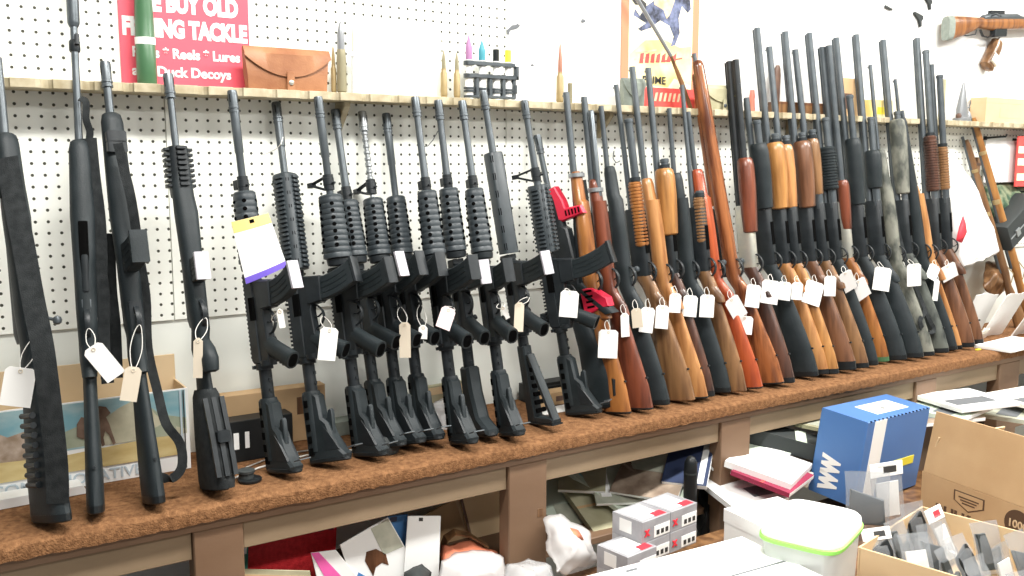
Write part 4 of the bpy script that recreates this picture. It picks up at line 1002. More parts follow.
# ------------------------------------------------------------------ right end: things under the shelf and on the bench
def plank_gun(label, top, bot, Y0, Y1, r0, r1, m):
    A = onY(*top, Y0); B = onY(*bot, Y1); d = (A-B); L = d.length
    e = empty('old_rifle'); tag(e, label, 'rifle'); z = d.normalized(); V = Vector((.6,-.8,0)); V = (V-z*V.dot(z)).normalized(); Yv = z.cross(V)
    m4 = Matrix((V, Yv, z)).transposed().to_4x4(); m4.translation = B; e.matrix_world = m4
    b = MB(); b.loft([(0,.012,.030,.014,2.4),(L*.14,.008,.024,.014,2.3),(L*.26,.002,.015,.012),(L*.32,.004,.018,.013),(L*.5,.004,.017,.013),(L*.96,.002,r1,r1*.9),(L,.002,r1*.6,r1*.6)], m, 16); b.build('stock', e)
    b = MB(); b.lathe(-.010, [(L*.33,.010),(L*.5,.0095),(L*1.02,.006)], 'steel', 12); b.build('barrel', e)
    b = MB(); b.lathe(.0, [(L*.62,r1*1.35),(L*.64,r1*1.35)], 'brass', 14); b.lathe(.0, [(L*.84,r1*1.25),(L*.855,r1*1.25)], 'brass', 14); b.tube([(.018,0,L*.27),(.036,0,L*.31),(.018,0,L*.36)], .002, 'brass', 6); b.build('fittings', e)
    return e
plank_gun('long orange brown wooden rifle leaning by the far right wall, the taller of two', (973,118), (1034,338), -.04, -.19, .01, .0125, 'w_honey')
plank_gun('brown wooden rifle leaning left of the taller orange brown one', (966,140), (1021,335), -.03, -.165, .01, .0115, 'w_tan')
def peg(px, py, label, ln=.09):
    o = onY(px, py, -.007); e = empty('display_peg', o); tag(e, label, 'peg')
    b = MB(); b.tube([(0,0,0),(0,-ln,.004),(0,-ln-.004,.014)], .0045, 'blackplastic', 8); b.box(-.008,.008,-.012,.012,-.004,.001,'blackplastic'); b.build('peg', e)
peg(985, 138, 'black display peg on the pegboard above the white card'); peg(1014, 140, 'black display peg above the red and yellow packet')
peg(1010, 192, 'black display peg below the white card near the green camouflage cloth')
a, b_ = onY(986,140,-.03), onY(1014,182,-.03)
b = MB(); b.slab([(b_.z,a.x),(b_.z,b_.x),(a.z,b_.x),(a.z,a.x)], .003, 'white', .0005, -.03); tag(b.build('blister_card', smooth=False), 'blank white card hanging behind the leaning wooden rifles', 'card')
a, b_ = onY(1018,136,-.06), onY(1045,186,-.06); e = empty('packet'); tag(e, 'red and cream packet hanging from a peg at the right edge', 'packet')
b = MB(); b.slab([(b_.z,a.x),(b_.z,b_.x),(a.z,b_.x),(a.z,a.x)], .008, 'posterred', .001, -.06); b.build('body', e, smooth=False)
b = MB(); zz = b_.z; hh = a.z-b_.z
for k in (.12,.42,.66): b.box(zz+hh*k, zz+hh*(k+.14), a.x+.004, b_.x-.004, -.0655, -.0640, 'postercream', .0003)
b.build('print_band', e, smooth=False)
# leather belt pouch by the leaning rifles
e = empty('leather_belt', onY(977,168,-.022)); tag(e, 'tan leather sheath hung on the pegboard left of the leaning rifles', 'sheath')
b = MB(); b.slab([(-.05,-.012),(-.05,.012),(.045,.016),(.045,-.014)], .014, 'w_tan', .004); b.build('body', e); b = MB(); b.slab([(.01,-.018),(.01,.02),(.022,.02),(.022,-.018)], .018, 'dark_leather', .002); b.build('strap', e)

def blob(name, label, cat, pts, m, seed, amp=.012, sub=3, parent=None):
    """crumpled soft form: hull of control points, subdivided and creased"""
    import bmesh
    rnd = random.Random(seed); bm = bmesh.new()
    for p in pts: bm.verts.new(p)
    bmesh.ops.convex_hull(bm, input=bm.verts[:])
    for v in [v for v in bm.verts if not v.link_faces]: bm.verts.remove(v)
    bmesh.ops.triangulate(bm, faces=bm.faces[:])
    for _ in range(sub):
        bmesh.ops.subdivide_edges(bm, edges=bm.edges[:], cuts=1, use_grid_fill=True, smooth=.10)
    from mathutils import noise
    bm.normal_update()
    off = Vector((seed*3.1, seed*1.7, seed))
    for v in bm.verts:
        n = noise.noise(v.co*22+off)+.6*abs(noise.noise(v.co*50+off))-.3
        v.co += v.normal*n*amp
    me = bpy.data.meshes.new(name); bm.to_mesh(me); bm.free(); me.materials.append(M[m])
    for p in me.polygons: p.use_smooth = True
    o = bpy.data.objects.new(name, me); COL.objects.link(o)
    if parent: o.parent = parent
    if label: tag(o, label, cat)
    return o
def pix(lst): return [onY(x, y, Y) for x, y, Y in lst]
bag = blob('plastic_bag', 'big white plastic bag with a red mark hanging behind the last gun', 'bag',
     pix([(945,158,-.03),(956,156,-.03),(958,160,-.07),(944,200,-.05),(965,196,-.10),(944,240,-.05),(990,238,-.14),(984,232,-.05),(948,256,-.10),(1000,252,-.14),(962,268,-.15)]), 'whitebag', 3, .012)
e = blob('red_mark', None, None, pix([(956,240,-.170),(963,215,-.158),(967,232,-.168),(962,243,-.172),(957,241,-.16),(964,228,-.15)]), 'redink', 5, .001, 1, bag)
mat('camogreen', (.03,.07,.035), .8, 0, (.20,.22,.13), 26, detail=6, lo=.4, hi=.6)
blob('camouflage_cloth', 'green and brown camouflage cloth bundle at the right edge below the pegs', 'cloth', pix([(984,186,-.015),(1030,182,-.015),(1040,222,-.05),(992,226,-.06),(986,205,-.05),(1030,205,-.09)]), 'camogreen', 9, .012)
e = empty('black_case'); tag(e, 'black plastic case with a bright latch at the right edge', 'case')
A = onY(1001,250,-.10); b = MB(); b.xf = Matrix.Translation(A) @ Matrix.Rotation(R(-32), 4, 'Y'); b.box(-.0, .12, 0, .26, -.05, .05, 'greycase', .01); b.build('shell', e)
b = MB(); b.xf = Matrix.Translation(A) @ Matrix.Rotation(R(-32), 4, 'Y'); b.box(.05, .056, .01, .25, -.0525, -.048, 'steellight', .001); b.box(.035, .068, .05, .08, -.057, -.048, 'steellight', .003); b.build('latch', e)
blob('leather_bundle', 'brown leather bundle between the plastic bag and leaning rifles', 'bundle', pix([(985,262,-.05),(1003,262,-.05),(1006,290,-.10),(984,288,-.12),(995,300,-.1),(996,275,-.14)]), 'w_tan', 11, .010)
def paperpile(label, px, py, z, w, d, h, rz, m='white', rx=0, name='paper_sheet', cat='paper', stack=3):
    p = onZ(px, py, z); e = empty(name, (p.x, p.y, z)); tag(e, label, cat); e.rotation_euler = (R(rx), 0, R(rz))
    for k in range(stack):
        b = MB(); jx = random.uniform(-.006,.006); b.slab([(h/stack*k+.0002, -w/2+jx), (h/stack*k+.0002, w/2+jx), (h/stack*(k+1), w/2+jx), (h/stack*(k+1), -w/2+jx)], d, m, .0005, random.uniform(-.006,.006))
        b.build('sheet', e, smooth=False)
    return e
# big bright paper bag / carton leaning by the wall at right
def leaning(name, label, cat, px, w, h, rz, tilt, m, base=340, Y=-.15, t=.002, marks=()):
    p = onY(px, base, Y); e = empty(name, (p.x, Y, BZ+.001), (R(-tilt), 0, R(rz))); tag(e, label, cat)
    b = MB(); n = 5; rs = []
    for k in range(n+1):
        x = -w/2+w*k/n; q = .006*math.sin(k*1.7+px); rs.append([(x, q, 0), (x, q*.4+t, 0), (x, -q+t, h*(1+.02*math.sin(k))), (x, -q, h*(1+.02*math.sin(k)))])
    b.rings(rs, m); b.build('sheet', e)
    for u0, u1, v0, v1, mm in marks:
        b = MB(); b.box(h*v0, h*v1, -w/2+w*u0, -w/2+w*u1, -.009, -.0085, mm, .0001); b.build('print', e, smooth=False)
    return e
leaning('paper_sheet', 'tall white paper leaning just right of the last gun stock', 'paper', 968, .13, .20, -8, -22, 'white', Y=-.16)
leaning('paper_sheet', 'broad white paper leaning in front of the brown leather bundle', 'paper', 990, .20, .21, 6, -28, 'white', Y=-.20)
leaning('yellowed_sheet', 'yellowed sheet at the foot of the white papers beside the last gun', 'paper', 975, .08, .07, 10, -35, 'aged', Y=-.24)
leaning('paper_sheet', 'white paper leaning under the feet of the leaning wooden rifles', 'paper', 1022, .16, .13, -4, -35, 'white', Y=-.25)
paperpile('flat heap of white papers at the right end of the bench front', 1012, 346, BZ+.001, .30, .14, .012, 4, 'white')
b = MB(); b.box(0,.004,-.012,.012,-.006,.006,'yellow',.001); o = b.build('yellow_clip'); o.location = onZ(978,350,BZ+.0005); tag(o, 'tiny yellow clip on the bench carpet right of the last butt', 'clip')
# ------------------------------------------------------------------ on the bench behind the guns
def obox(name, label, cat, o, ux, uy, w, d, h, m, parts=True):
    """box with base corner o, along unit ux (w) and uy (d), height h"""
    e = empty(name); mt = Matrix((ux, uy, Vector((0,0,1)))).transposed().to_4x4(); mt.translation = o; e.matrix_world = mt
    tag(e, label, cat); return e
# picture box: front face upright, corners from the photograph
Yb = -.13
A = onY(-30, 500, Yb); Bq = onY(192, 488, Yb); TL = onY(-30, 408, Yb); TR = onY(190, 408, Yb)
e = empty('printed_carton'); tag(e, 'large open carton printed with an elephant on the savanna behind the black rifles', 'carton')
x0, x1 = A.x, Bq.x; H = .190; z0 = BZ+.0008; D = .112
mat('sky', (.20,.40,.46), .6, 0, (.50,.60,.58), 9, (1,1,2), detail=6); mat('savanna', (.50,.36,.14), .6, 0, (.66,.54,.26), 12, (1,1,3), detail=6); mat('hillgreen', (.30,.34,.24), .6, 0, (.45,.47,.36), 20); mat('elephant', (.10,.06,.04), .6, 0, (.26,.17,.12), 25); mat('printblue', (.50,.58,.63), .6); mat('palehill', (.42,.40,.28), .6, 0, (.55,.52,.38), 30); mat('printtrees', (.30,.22,.15), .6, 0, (.52,.42,.34), 40)
t = .004
b = MB(); b.slab([(z0,x0),(z0,x1),(z0+H,x1),(z0+H,x0)], t, 'white', .0006, Yb); b.build('front_panel', e, smooth=False)
b = MB(); b.slab([(z0,x0),(z0,x1),(z0+.06+H,x1),(z0+.06+H,x0)], t, 'cardlight', .0006, Yb+D); b.build('back_panel', e, smooth=False)
b = MB(); b.box(z0, z0+H, x1-t-.0005, x1-.0005, Yb+t/2+.0005, Yb+D-t/2-.0005, 'cardlight', .0006); b.build('side_panel', e, smooth=False)
b = MB(); b.box(z0, z0+t, x0, x1-t-.001, Yb+t/2+.0005, Yb+D-t/2-.0005, 'cardlight', .0006); b.build('bottom_panel', e, smooth=False)
def pr(name, pts, m, lay):
    b = MB(); b.slab([(z0+H*v, x0+(x1-x0)*u) for u, v in pts], .0005, m, .0001, Yb-t/2-.0003-.0005*lay); return b.build(name, e, smooth=False)
pr('printed_sky', [(0,.45),(.985,.45),(.985,.985),(0,.985)], 'sky', 0)
pr('printed_hills', [(.02,.52),(.12,.66),(.22,.60),(.35,.62),(.48,.72),(.60,.78),(.72,.92),(.78,.90),(.86,.72),(.985,.64),(.985,.50),(.02,.45)], 'hillgreen', 1)
pr('pale_hill', [(.50,.50),(.56,.70),(.66,.86),(.73,.93),(.78,.90),(.84,.72),(.92,.56),(.985,.50),(.985,.45),(.50,.45)], 'palehill', 2)
pr('printed_trees', [(.02,.40),(.02,.72),(.10,.80),(.17,.70),(.24,.74),(.30,.62),(.36,.58),(.40,.44),(.30,.38),(.12,.36)], 'printtrees', 3)
pr('printed_plain', [(0,.20),(.945,.20),(.945,.46),(.7,.44),(.4,.40),(0,.44)], 'savanna', 4)
pr('printed_bush', [(.80,.46),(.82,.56),(.88,.62),(.93,.58),(.94,.44)], 'hillgreen', 5)
pr('printed_elephant', [(0.465, 0.6), (0.47, 0.74), (0.49, 0.82), (0.515, 0.8), (0.54, 0.88), (0.575, 0.92), (0.605, 0.9), (0.625, 0.82), (0.602, 0.78), (0.615, 0.7), (0.625, 0.6), (0.64, 0.46), (0.628, 0.44), (0.612, 0.56), (0.595, 0.62), (0.585, 0.54), (0.59, 0.46), (0.578, 0.44), (0.562, 0.58), (0.545, 0.58), (0.53, 0.5), (0.515, 0.44), (0.502, 0.46), (0.51, 0.56), (0.49, 0.56)], 'elephant', 5)
pr('elephant_ear', [(0.49, 0.82), (0.468, 0.74), (0.473, 0.6), (0.502, 0.55), (0.53, 0.64), (0.525, 0.78)], 'elephant', 6)
pr('tusk', [(0.518, 0.62), (0.538, 0.56), (0.535, 0.545), (0.512, 0.59)], 'white', 7)
pr('edge_stripe', [(.955,.02),(.965,.02),(.965,.985),(.955,.985)], 'printblue', 6); pr('edge_stripe', [(.972,.02),(.978,.02),(.978,.985),(.972,.985)], 'ink', 6)
q_ = onY(-9, 503, Yb-.004)
text_mesh('COMMEMORATIVE', .034, 'printblue', e, FB(Vector((q_.x, Yb-t/2-.0012, z0+.008))), bold=.0004, sx=1.05, name='printed_lettering')
e = empty('paper_sheet'); tag(e, 'white folded leaflet lying under the front of the elephant carton', 'paper')
p = onZ(22, 512, BZ+.002); b = MB(); b.xf = Matrix.Translation((p.x, -.165, BZ+.001)) @ Matrix.Rotation(R(3), 4, 'Z'); b.slab([(0,-.13),(0,.13),(.020,.12),(.022,-.13)], .05, 'white', .001); b.build('sheet', e, smooth=False)

def simplebox(name, label, cat, p0, p1, ztop_px, Y, d, m, rz=0, z=None, feats=()):
    """p0,p1: pixel x of the front lower corners at baseline z"""
    z = BZ+.0008 if z is None else z
    a = onY(p0, 400, Y).x; c = onY(p1, 400, Y).x; h = onY((p0+p1)/2, ztop_px, Y).z-z; w = (c-a)/2
    e = empty(name, ((a+c)/2, Y+d/2, z), (0, 0, R(rz))); tag(e, label, cat)
    b = MB(); b.slab([(0,-w),(0,w),(h,w),(h,-w)], d, m, .0015); b.build('body', e, smooth=False)
    for nm, u0, u1, v0, v1, mm in feats:
        b = MB(); b.box(h*v0, h*v1, -w+2*w*u0, -w+2*w*u1, -d/2-.0012, -d/2+.0002, mm, .0002); b.build(nm, e, smooth=False)
    return e, w, h
# dark carton with barcodes, tan carton behind it
simplebox('black_carton', 'black carton with white barcode labels behind the railed black rifle', 'carton', 205, 292, 420, -.15, .055, 'blackplastic', feats=[('barcode_label',.30,.36,.32,.72,'white'),('barcode_label',.43,.48,.32,.72,'white'),('red_label',.66,.76,.30,.5,'posterred')])
simplebox('tan_carton', 'long tan carton standing slightly askew by the wall behind the first carbines', 'carton', 200, 325, 392, -.06, .045, 'cardboard', rz=-2, feats=[('dark_stamp',.76,.93,.50,.82,'w_tan'),('tape',.1,.55,.50,.58,'cardlight')])
e, w, h = simplebox('small_case', 'green grey case half hidden behind the spiral barrel carbine stock', 'case', 335, 395, 418, -.08, .05, 'canvas', feats=[('latch',.4,.5,.4,.6,'steel')])
simplebox('tan_envelope', 'yellowish padded envelope by the wall behind the middle carbine stocks', 'envelope', 415, 480, 384, -.05, .02, 'olive', rz=2, feats=[('flap',.03,.97,.72,.95,'cardlight')])
blob('clear_bag', 'crumpled clear plastic bag on the bench behind the toothed carbine stocks', 'bag', pix([(430,405,-.13),(482,398,-.13),(486,428,-.16),(432,436,-.17),(452,392,-.09),(470,418,-.19),(440,425,-.1)]), 'frost', 31, .012)
simplebox('red_packet', 'red packet lying between the middle carbine stocks', 'packet', 452, 486, 412, -.15, .03, 'posterred', feats=[('label',.1,.5,.2,.8,'white')])
simplebox('black_carton', 'flat black carton lying behind the open frame stock near the wall', 'carton', 528, 580, 382, -.07, .05, 'blackplastic', feats=[('lid_edge',.0,1,.78,.84,'greycase')])
simplebox('brown_carton', 'small tan carton below the flat black one behind the last carbines', 'carton', 540, 592, 391, -.13, .05, 'cardboard', feats=[('dark_print',.3,.6,.3,.7,'dark_leather')])
simplebox('white_booklet', 'white booklet lying behind the carbine with the longest magazine', 'booklet', 545, 600, 410, -.2, .06, 'white', feats=[('print',.2,.8,.4,.6,'faint')])
for o in COL.objects:
    if o.type == 'EMPTY' and o.name.startswith(('red_packet','white_booklet','black_carton.001','brown_carton')): pass
e = empty('lens_cap', onZ(250, 481, BZ+.0005)); tag(e, 'round black flip lens cap lying on the carpet beside the thick black stock', 'lens cap')
b = MB(); b.lathe(0, [(0,.024),(.002,.026),(.006,.026),(.008,.022)], 'blackplastic', 22); b.build('rim', e)
b = MB(); b.xf = Matrix.Translation((-.006,.006,.008)); b.lathe(0, [(0,.017),(.010,.0165),(.012,.019),(.017,.019),(.018,.016)], 'greycase', 20); b.build('cup', e)
e = empty('cable'); tag(e, 'thin pale cables trailing on the carpet behind the first carbine stocks', 'cable')
b = MB(); P = [onZ(x, y, BZ+.004) for x, y in ((235,478),(258,468),(285,460),(308,455),(330,452),(352,450))]; b.tube(P, .0022, 'string', 6); b.build('strand', e)
b = MB(); P = [onZ(x, y, BZ+.004) for x, y in ((240,470),(262,461),(290,453),(318,449))]; b.tube(P, .0018, 'wire', 6); b.build('strand', e)
e = empty('scope_cover', onZ(386, 452, BZ+.001)); tag(e, 'dark round pouch lying between the carbine stocks', 'pouch')
b = MB(); b.loft([(0,0,.03,.03),(.012,0,.036,.034),(.030,0,.034,.032),(.042,0,.02,.018)], 'greycase', 18); b.build('body', e)

# string hooks on barrels (cut strings)
def curl(name, label, pts, m, cat='string', r=.0011):
    b = MB(); b.tube([onY(*p) for p in pts], r, m, 6); tag(b.build(name), label, cat)
curl('loose_string', 'cut pale string tied on the barrel of the toothed rail carbine', [(262,155,-.08),(268,153,-.09),(276,149,-.11),(281,144,-.13),(283,137,-.12)], 'string')
curl('wire_hook', 'dark wire hook sticking out beside the carbine barrel below the matching cartridges', [(423,147,-.0065),(428,146,-.04),(433,140,-.08),(438,131,-.1)], 'steel', 'hook')
curl('pegboard_hook', 'dark curved hook in the pegboard between slim rifle barrels', [(614,151,-.006),(613,158,-.03),(616,163,-.04),(620,161,-.04)], 'steel', 'hook', .0016)
# card bag hung over first carbine
g = GUNS['c1']; Yq = g.w(.6).y-.048
q = [onY(x, y, Yq) for x, y in ((231,222),(268,213),(287,266),(246,284))]
e = empty('bagged_card', q[0]); tag(e, 'white bagged card with yellow top and purple foot hung over the first carbine', 'card')
def lerp4(u, v): return (q[0]*(1-u)+q[1]*u)*(1-v)+(q[3]*(1-u)+q[2]*u)*v
def cardpatch(name, u0, u1, v0, v1, m, off, t=.0012):
    n = 6; rs = []
    N = (q[1]-q[0]).cross(q[3]-q[0]).normalized(); 
    if N.y > 0: N = -N
    for k in range(n+1):
        u = u0+(u1-u0)*k/n; bow = .006*math.sin(math.pi*u)
        rs.append([lerp4(u,v0)+N*(off+bow)-q[0], lerp4(u,v1)+N*(off+bow)-q[0], lerp4(u,v1)+N*(off+t+bow)-q[0], lerp4(u,v0)+N*(off+t+bow)-q[0]])
    b = MB(); b.rings(rs, m); return b.build(name, e, smooth=False)
mat('cardpurple', (.16,.10,.55), .5); mat('cardyellow', (.82,.62,.22), .5)
cardpatch('card', 0, 1, 0, 1, 'white', 0); cardpatch('yellow_header', 0, 1, 0, .18, 'cardyellow', .0013, .0004); cardpatch('purple_foot', 0, 1, .90, 1, 'cardpurple', .0013, .0004); cardpatch('hanger_hole', .44, .56, .03, .09, 'darkhole', .0018, .0003)

# ------------------------------------------------------------------ under the bench
LS = .4755
def slabthing(name, label, cat, px, py, z, w, d, h, rz, m, rx=0, ry=0, feats=(), group=None, Y=None, pages=None):
    p = onZ(px, py, z) if Y is None else onY(px, py, Y)
    e = empty(name, p, (R(rx), R(ry), R(rz))); tag(e, label, cat, group)
    b = MB(); b.slab([(0,-w/2),(0,w/2),(h,w/2),(h,-w/2)], d, m, min(.001, h*.3)); b.build('cover' if pages else 'body', e, smooth=False)
    if pages:
        b = MB(); b.slab([(h*.12,-w/2+.001),(h*.12,w/2+.0006),(h*.88,w/2+.0006),(h*.88,-w/2+.001)], d+.0008, pages, .0003); b.build('pages', e, smooth=False)
    for nm, u0, u1, v0, v1, mm in feats:
        b = MB(); b.box(h-.0002, h+.0008, -w/2+w*u0, -w/2+w*u1, -d/2+d*v0, -d/2+d*v1, mm, .0001); b.build(nm, e, smooth=False)
    return e
def upright(name, label, cat, quad, Y, t, m, feats=(), tilt=0):
    """board standing under the bench; quad = 4 pixel corners (clockwise from top left) on plane Y"""
    Q = [onY(x, y, Y) for x, y in quad]; c = sum(Q, Vector())/4
    e = empty(name, (c.x, Y, min(p.z for p in Q))); tag(e, label, cat); o = e.location
    b = MB(); b.slab([(p.z-o.z, p.x-o.x) for p in Q], t, m, min(.001, t*.3), t/2); b.build('body', e, smooth=False)
    def L(u, v):
        a = Q[0]*(1-u)+Q[1]*u; d = Q[3]*(1-u)+Q[2]*u; return a*(1-v)+d*v
    for nm, pts, mm in feats:
        b = MB(); b.slab([(L(u,v).z-o.z, L(u,v).x-o.x) for u, v in pts], .0012, mm, .0002, -.0005); b.build(nm, e, smooth=False)
    return e
R4 = lambda u0, u1, v0, v1: [(u0,v0),(u1,v0),(u1,v1),(u0,v1)]
mat('redweave', (.62,.012,.02), .6, 0, (.80,.03,.04), 90, bump=.4, bscale=300)
mat('darkgreen', (.03,.16,.12), .6); mat('magcover', (.36,.38,.30), .6, 0, (.55,.55,.45), 18); mat('magbrown', (.20,.14,.10), .6, 0, (.42,.33,.25), 16); mat('paperblue', (.06,.20,.45), .5); mat('pinkprint', (.80,.12,.40), .5)
mat('palegreen', (.58,.66,.55), .7); mat('maroon', (.28,.02,.06), .6); mat('navy', (.03,.045,.10), .5); mat('teal', (.25,.45,.45), .6)
upright('red_crate', 'bright red woven plastic crate under the bench at the left', 'crate', [(250,515),(338,500),(334,590),(246,600)], -.22, .14, 'redweave', [('rim', R4(0,1,0,.10), 'posterred')]+[('slot', R4(.06+.12*k,.12+.12*k,.25,.32), 'maroon') for k in range(8)])
upright('green_binder', 'dark green binder standing left of the red crate', 'binder', [(239,535),(249,533),(247,600),(237,602)], -.25, .05, 'darkgreen', [('spine_label', R4(.2,.8,.1,.3), 'white')])
upright('tan_board', 'tan hardboard sheet leaning under the bench left of the second post', 'board', [(405,525),(460,497),(496,590),(398,600)], -.14, .006, 'cardboard', [('edge_strip', R4(.9,1,0,1), 'cardlight')])
upright('tan_board', 'paler tan hardboard sheet touching the second bench post', 'board', [(460,500),(512,480),(512,585),(484,590)], -.155, .006, 'cardlight', [('edge_strip', R4(0,.05,0,1), 'dark_leather')])
upright('printed_flyer', 'white flyer with a small brown animal picture and blue corner', 'flyer', [(340,545),(388,517),(424,580),(358,600)], -.33, .003, 'white', [('animal_picture', [(.30,.42),(.38,.30),(.55,.32),(.66,.45),(.62,.62),(.54,.55),(.42,.58),(.33,.70)], 'w_brown'), ('background_print', R4(.62,.98,.02,.45), 'magcover'), ('blue_corner', [(.0,.75),(.14,.55),(.24,.68),(.10,.9)], 'paperblue')])
upright('blue_folder', 'bright blue folder edge between two white flyers', 'folder', [(386,517),(408,514),(405,560),(380,565)], -.31, .004, 'paperblue', [('tab', R4(.2,.5,.02,.12), 'navy')])
upright('white_card', 'plain white card with a small punched hole under the bench', 'card', [(408,516),(441,516),(438,600),(402,600)], -.335, .003, 'white', [('hole', R4(.33,.45,.02,.06), 'ink')])
upright('pink_leaflet', 'leaflet with a hot pink edge leaning beside the red crate', 'leaflet', [(311,553),(336,550),(368,590),(322,600)], -.335, .003, 'white', [('pink_edge', [(0,0),(.3,0),(.75,1),(.3,1)], 'pinkprint')])
upright('cardboard_flap', 'tan cardboard flap low at the left below the red crate', 'flap', [(236,569),(310,571),(316,612),(232,612)], -.345, .004, 'olive', [('crease', R4(0,1,.12,.16), 'cardboard')])
blob('dark_glove', 'black rounded knob shaped glove below the white flyers', 'glove', pix([(404,572,-.37),(422,563,-.36),(432,572,-.36),(428,600,-.39),(405,600,-.39),(415,580,-.42)]), 'greycase', 41, .006, 2)
blob('orange_print_bag', 'crumpled white bag with orange print left of the second post', 'bag', pix([(440,560,-.36),(472,548,-.34),(505,556,-.36),(508,600,-.42),(440,600,-.42),(470,575,-.46),(492,570,-.44)]), 'thinbag', 43, .010)
blob('orange_cloth', 'orange rumpled cloth lying by the brown strap left of the second post', 'cloth', pix([(442,545,-.28),(470,540,-.26),(498,552,-.28),(500,575,-.32),(445,570,-.33),(475,556,-.36)]), 'postercream' if False else 'posterorange', 45, .012)
e = empty('leather_strap'); tag(e, 'brown leather strap curling above the orange cloth', 'strap')
b = MB(); b.ribbon([onY(*p) for p in ((441,552,-.25),(446,538,-.26),(455,532,-.27),(470,535,-.28),(488,546,-.30))], (.0,.012,.003), .003, 'w_tan'); b.build('band', e)
blob('clear_bag', 'clear plastic bag bulging at the foot of the second bench post', 'bag', pix([(505,566,-.55),(528,558,-.53),(552,566,-.52),(560,600,-.58),(500,600,-.62),(530,575,-.64)]), 'frost', 47, .008)

# magazines heap between the second and third posts (heap lies on lower shelf)
mags = [
 ('magazine','green grey magazine at the bottom left of the heap beside the second post',575,505,.50,.20,.26,.010,-18,'palegreen',[('cover_print',.15,.8,.1,.5,'magcover')]),
 ('magazine','pale green magazine fanned open edge in the middle of the heap',620,490,.53,.22,.27,.012,20,'palegreen',[('cover_print',.1,.6,.5,.9,'teal')]),
 ('magazine','beige magazine whose cover shows a dark round picture',622,474,.575,.20,.26,.010,-28,'magcover',[('dark_picture',.45,.85,.15,.42,'magbrown'),('title_strip',.1,.25,.1,.9,'white')]),
 ('magazine','small tan paperback with yellow cover by the left of the heap',583,470,.585,.14,.20,.012,-40,'olive',[('cover_block',.2,.8,.5,.85,'postercream')]),
 ('magazine','brown catalogue with a deer picture lying across the heap',655,468,.60,.20,.27,.010,-58,'magbrown',[('cover_picture',.1,.9,.4,.8,'magcover')]),
 ('magazine','pale green booklet angled under the brown catalogue',668,478,.575,.16,.24,.012,-64,'palegreen',[('cover_print',.2,.8,.2,.6,'canvas')]),
 ('magazine','glossy dark catalogue near the back of the heap under the bench rail',640,455,.61,.20,.26,.008,12,'magbrown',[('cover_picture',.1,.9,.1,.5,'dark_leather')]),
 ('book','navy book with a white edge strip leaning near the third post',690,459,.625,.13,.25,.016,-52,'navy',[('white_strip',.78,.92,.02,.98,'white')]),
 ('magazine','teal and white brochure lying at the back of the magazine heap',665,448,.615,.18,.22,.007,-30,'teal',[('cover_print',.1,.9,.1,.5,'white')]),
 ('magazine','white envelope sticking out beside the third post',708,448,.63,.16,.20,.008,8,'white',[('stamp_print',.1,.4,.6,.8,'faint')]),
 ('magazine','tan newspaper fold under the ammunition cartons heap',610,505,.50,.24,.22,.016,-5,'olive',[('fold_line',.0,1,.48,.52,'cardboard')]),
]
for nm, lb, x, y, z, w, d, h, rz, m, fe in mags:
    slabthing(nm, lb, 'magazine' if nm == 'magazine' else 'book', x, y, z, w, d, h, rz, m, rx=24, feats=fe, pages='white')
blob('plastic_bag', 'clear and white plastic bag with orange print right of the second post', 'bag', pix([(544,520,-.40),(560,512,-.40),(590,530,-.43),(600,560,-.50),(556,574,-.52),(546,550,-.46),(575,548,-.53),(580,570,-.42)]), 'thinbag', 51, .014)
e = blob('orange_print', None, None, pix([(558,526,-.45),(578,530,-.47),(584,540,-.49),(566,540,-.48),(572,534,-.47)]), 'posterorange', 52, .002, 1, bpy.data.objects['plastic_bag.001'])
# black cylinder
p0 = onY(689, 535, -.40); p1 = onY(695, 455, -.40)
e = empty('black_tube', p0); tag(e, 'upright black tube with a rounded top left of the third post', 'tube'); h = p1.z-p0.z
b = MB(); b.lathe(0, [(0,.018),(.004,.0195),(h*.8,.0195),(h*.92,.018),(h*.98,.012),(h,.004)], 'blackplastic', 18); b.build('body', e)
b = MB(); b.lathe(0, [(h*.78,.0202),(h*.80,.0202)], 'greycase', 18); b.build('seam_ring', e)
blob('black_bag', 'dark crumpled bag in the corner behind the black tube by the third post', 'bag', pix([(700,485,-.27),(716,480,-.27),(716,550,-.33),(698,550,-.33),(706,515,-.36),(700,500,-.20),(712,540,-.2)]), 'blackplastic', 55, .010)
# papers between third post and blue carton
mags = [
 ('magazine','stack of white leaflets right of the third bench post',768,468,.60,.22,.20,.020,24,'white',[('cover_print',.1,.9,.1,.4,'palegreen')]),
 ('folder','maroon folder lying beneath the white leaflets',772,477,.585,.20,.18,.014,20,'maroon',[('crease',.0,1,.45,.5,'posterred')]),
 ('magazine','pale green booklet lying on the white leaflets',752,452,.625,.20,.16,.010,10,'palegreen',[('cover_print',.1,.9,.1,.4,'white')]),
 ('envelope','white torn envelope beneath the maroon folder',742,493,.535,.20,.18,.016,-8,'white',[('window',.5,.9,.2,.5,'faint')]),
 ('paper_bag','small cream booklet between the maroon folder and blue carton',793,478,.56,.09,.10,.02,30,'aged',[('print',.2,.8,.2,.5,'olive')]),
]
for nm, lb, x, y, z, w, d, h, rz, m, fe in mags:
    slabthing(nm, lb, 'paper' if nm not in ('folder','envelope') else nm, x, y, z, w, d, h, rz, m, rx=10, feats=fe, pages='white')
slabthing('long_gun_carton', 'dark green grey long carton with a pale band lying aslant under the bench', 'carton', 789, 449, .615, .34, .12, .05, -48, 'greycase', ry=12, feats=[('pale_band',.52,.62,0,1,'palegreen')])
slabthing('paper_stack', 'yellow green pamphlets under the bench above the blue carton', 'pamphlet', 818, 424, .67, .16, .14, .012, 12, 'olive', feats=[('cover_print',.1,.9,.2,.6,'magcover')], pages='white')
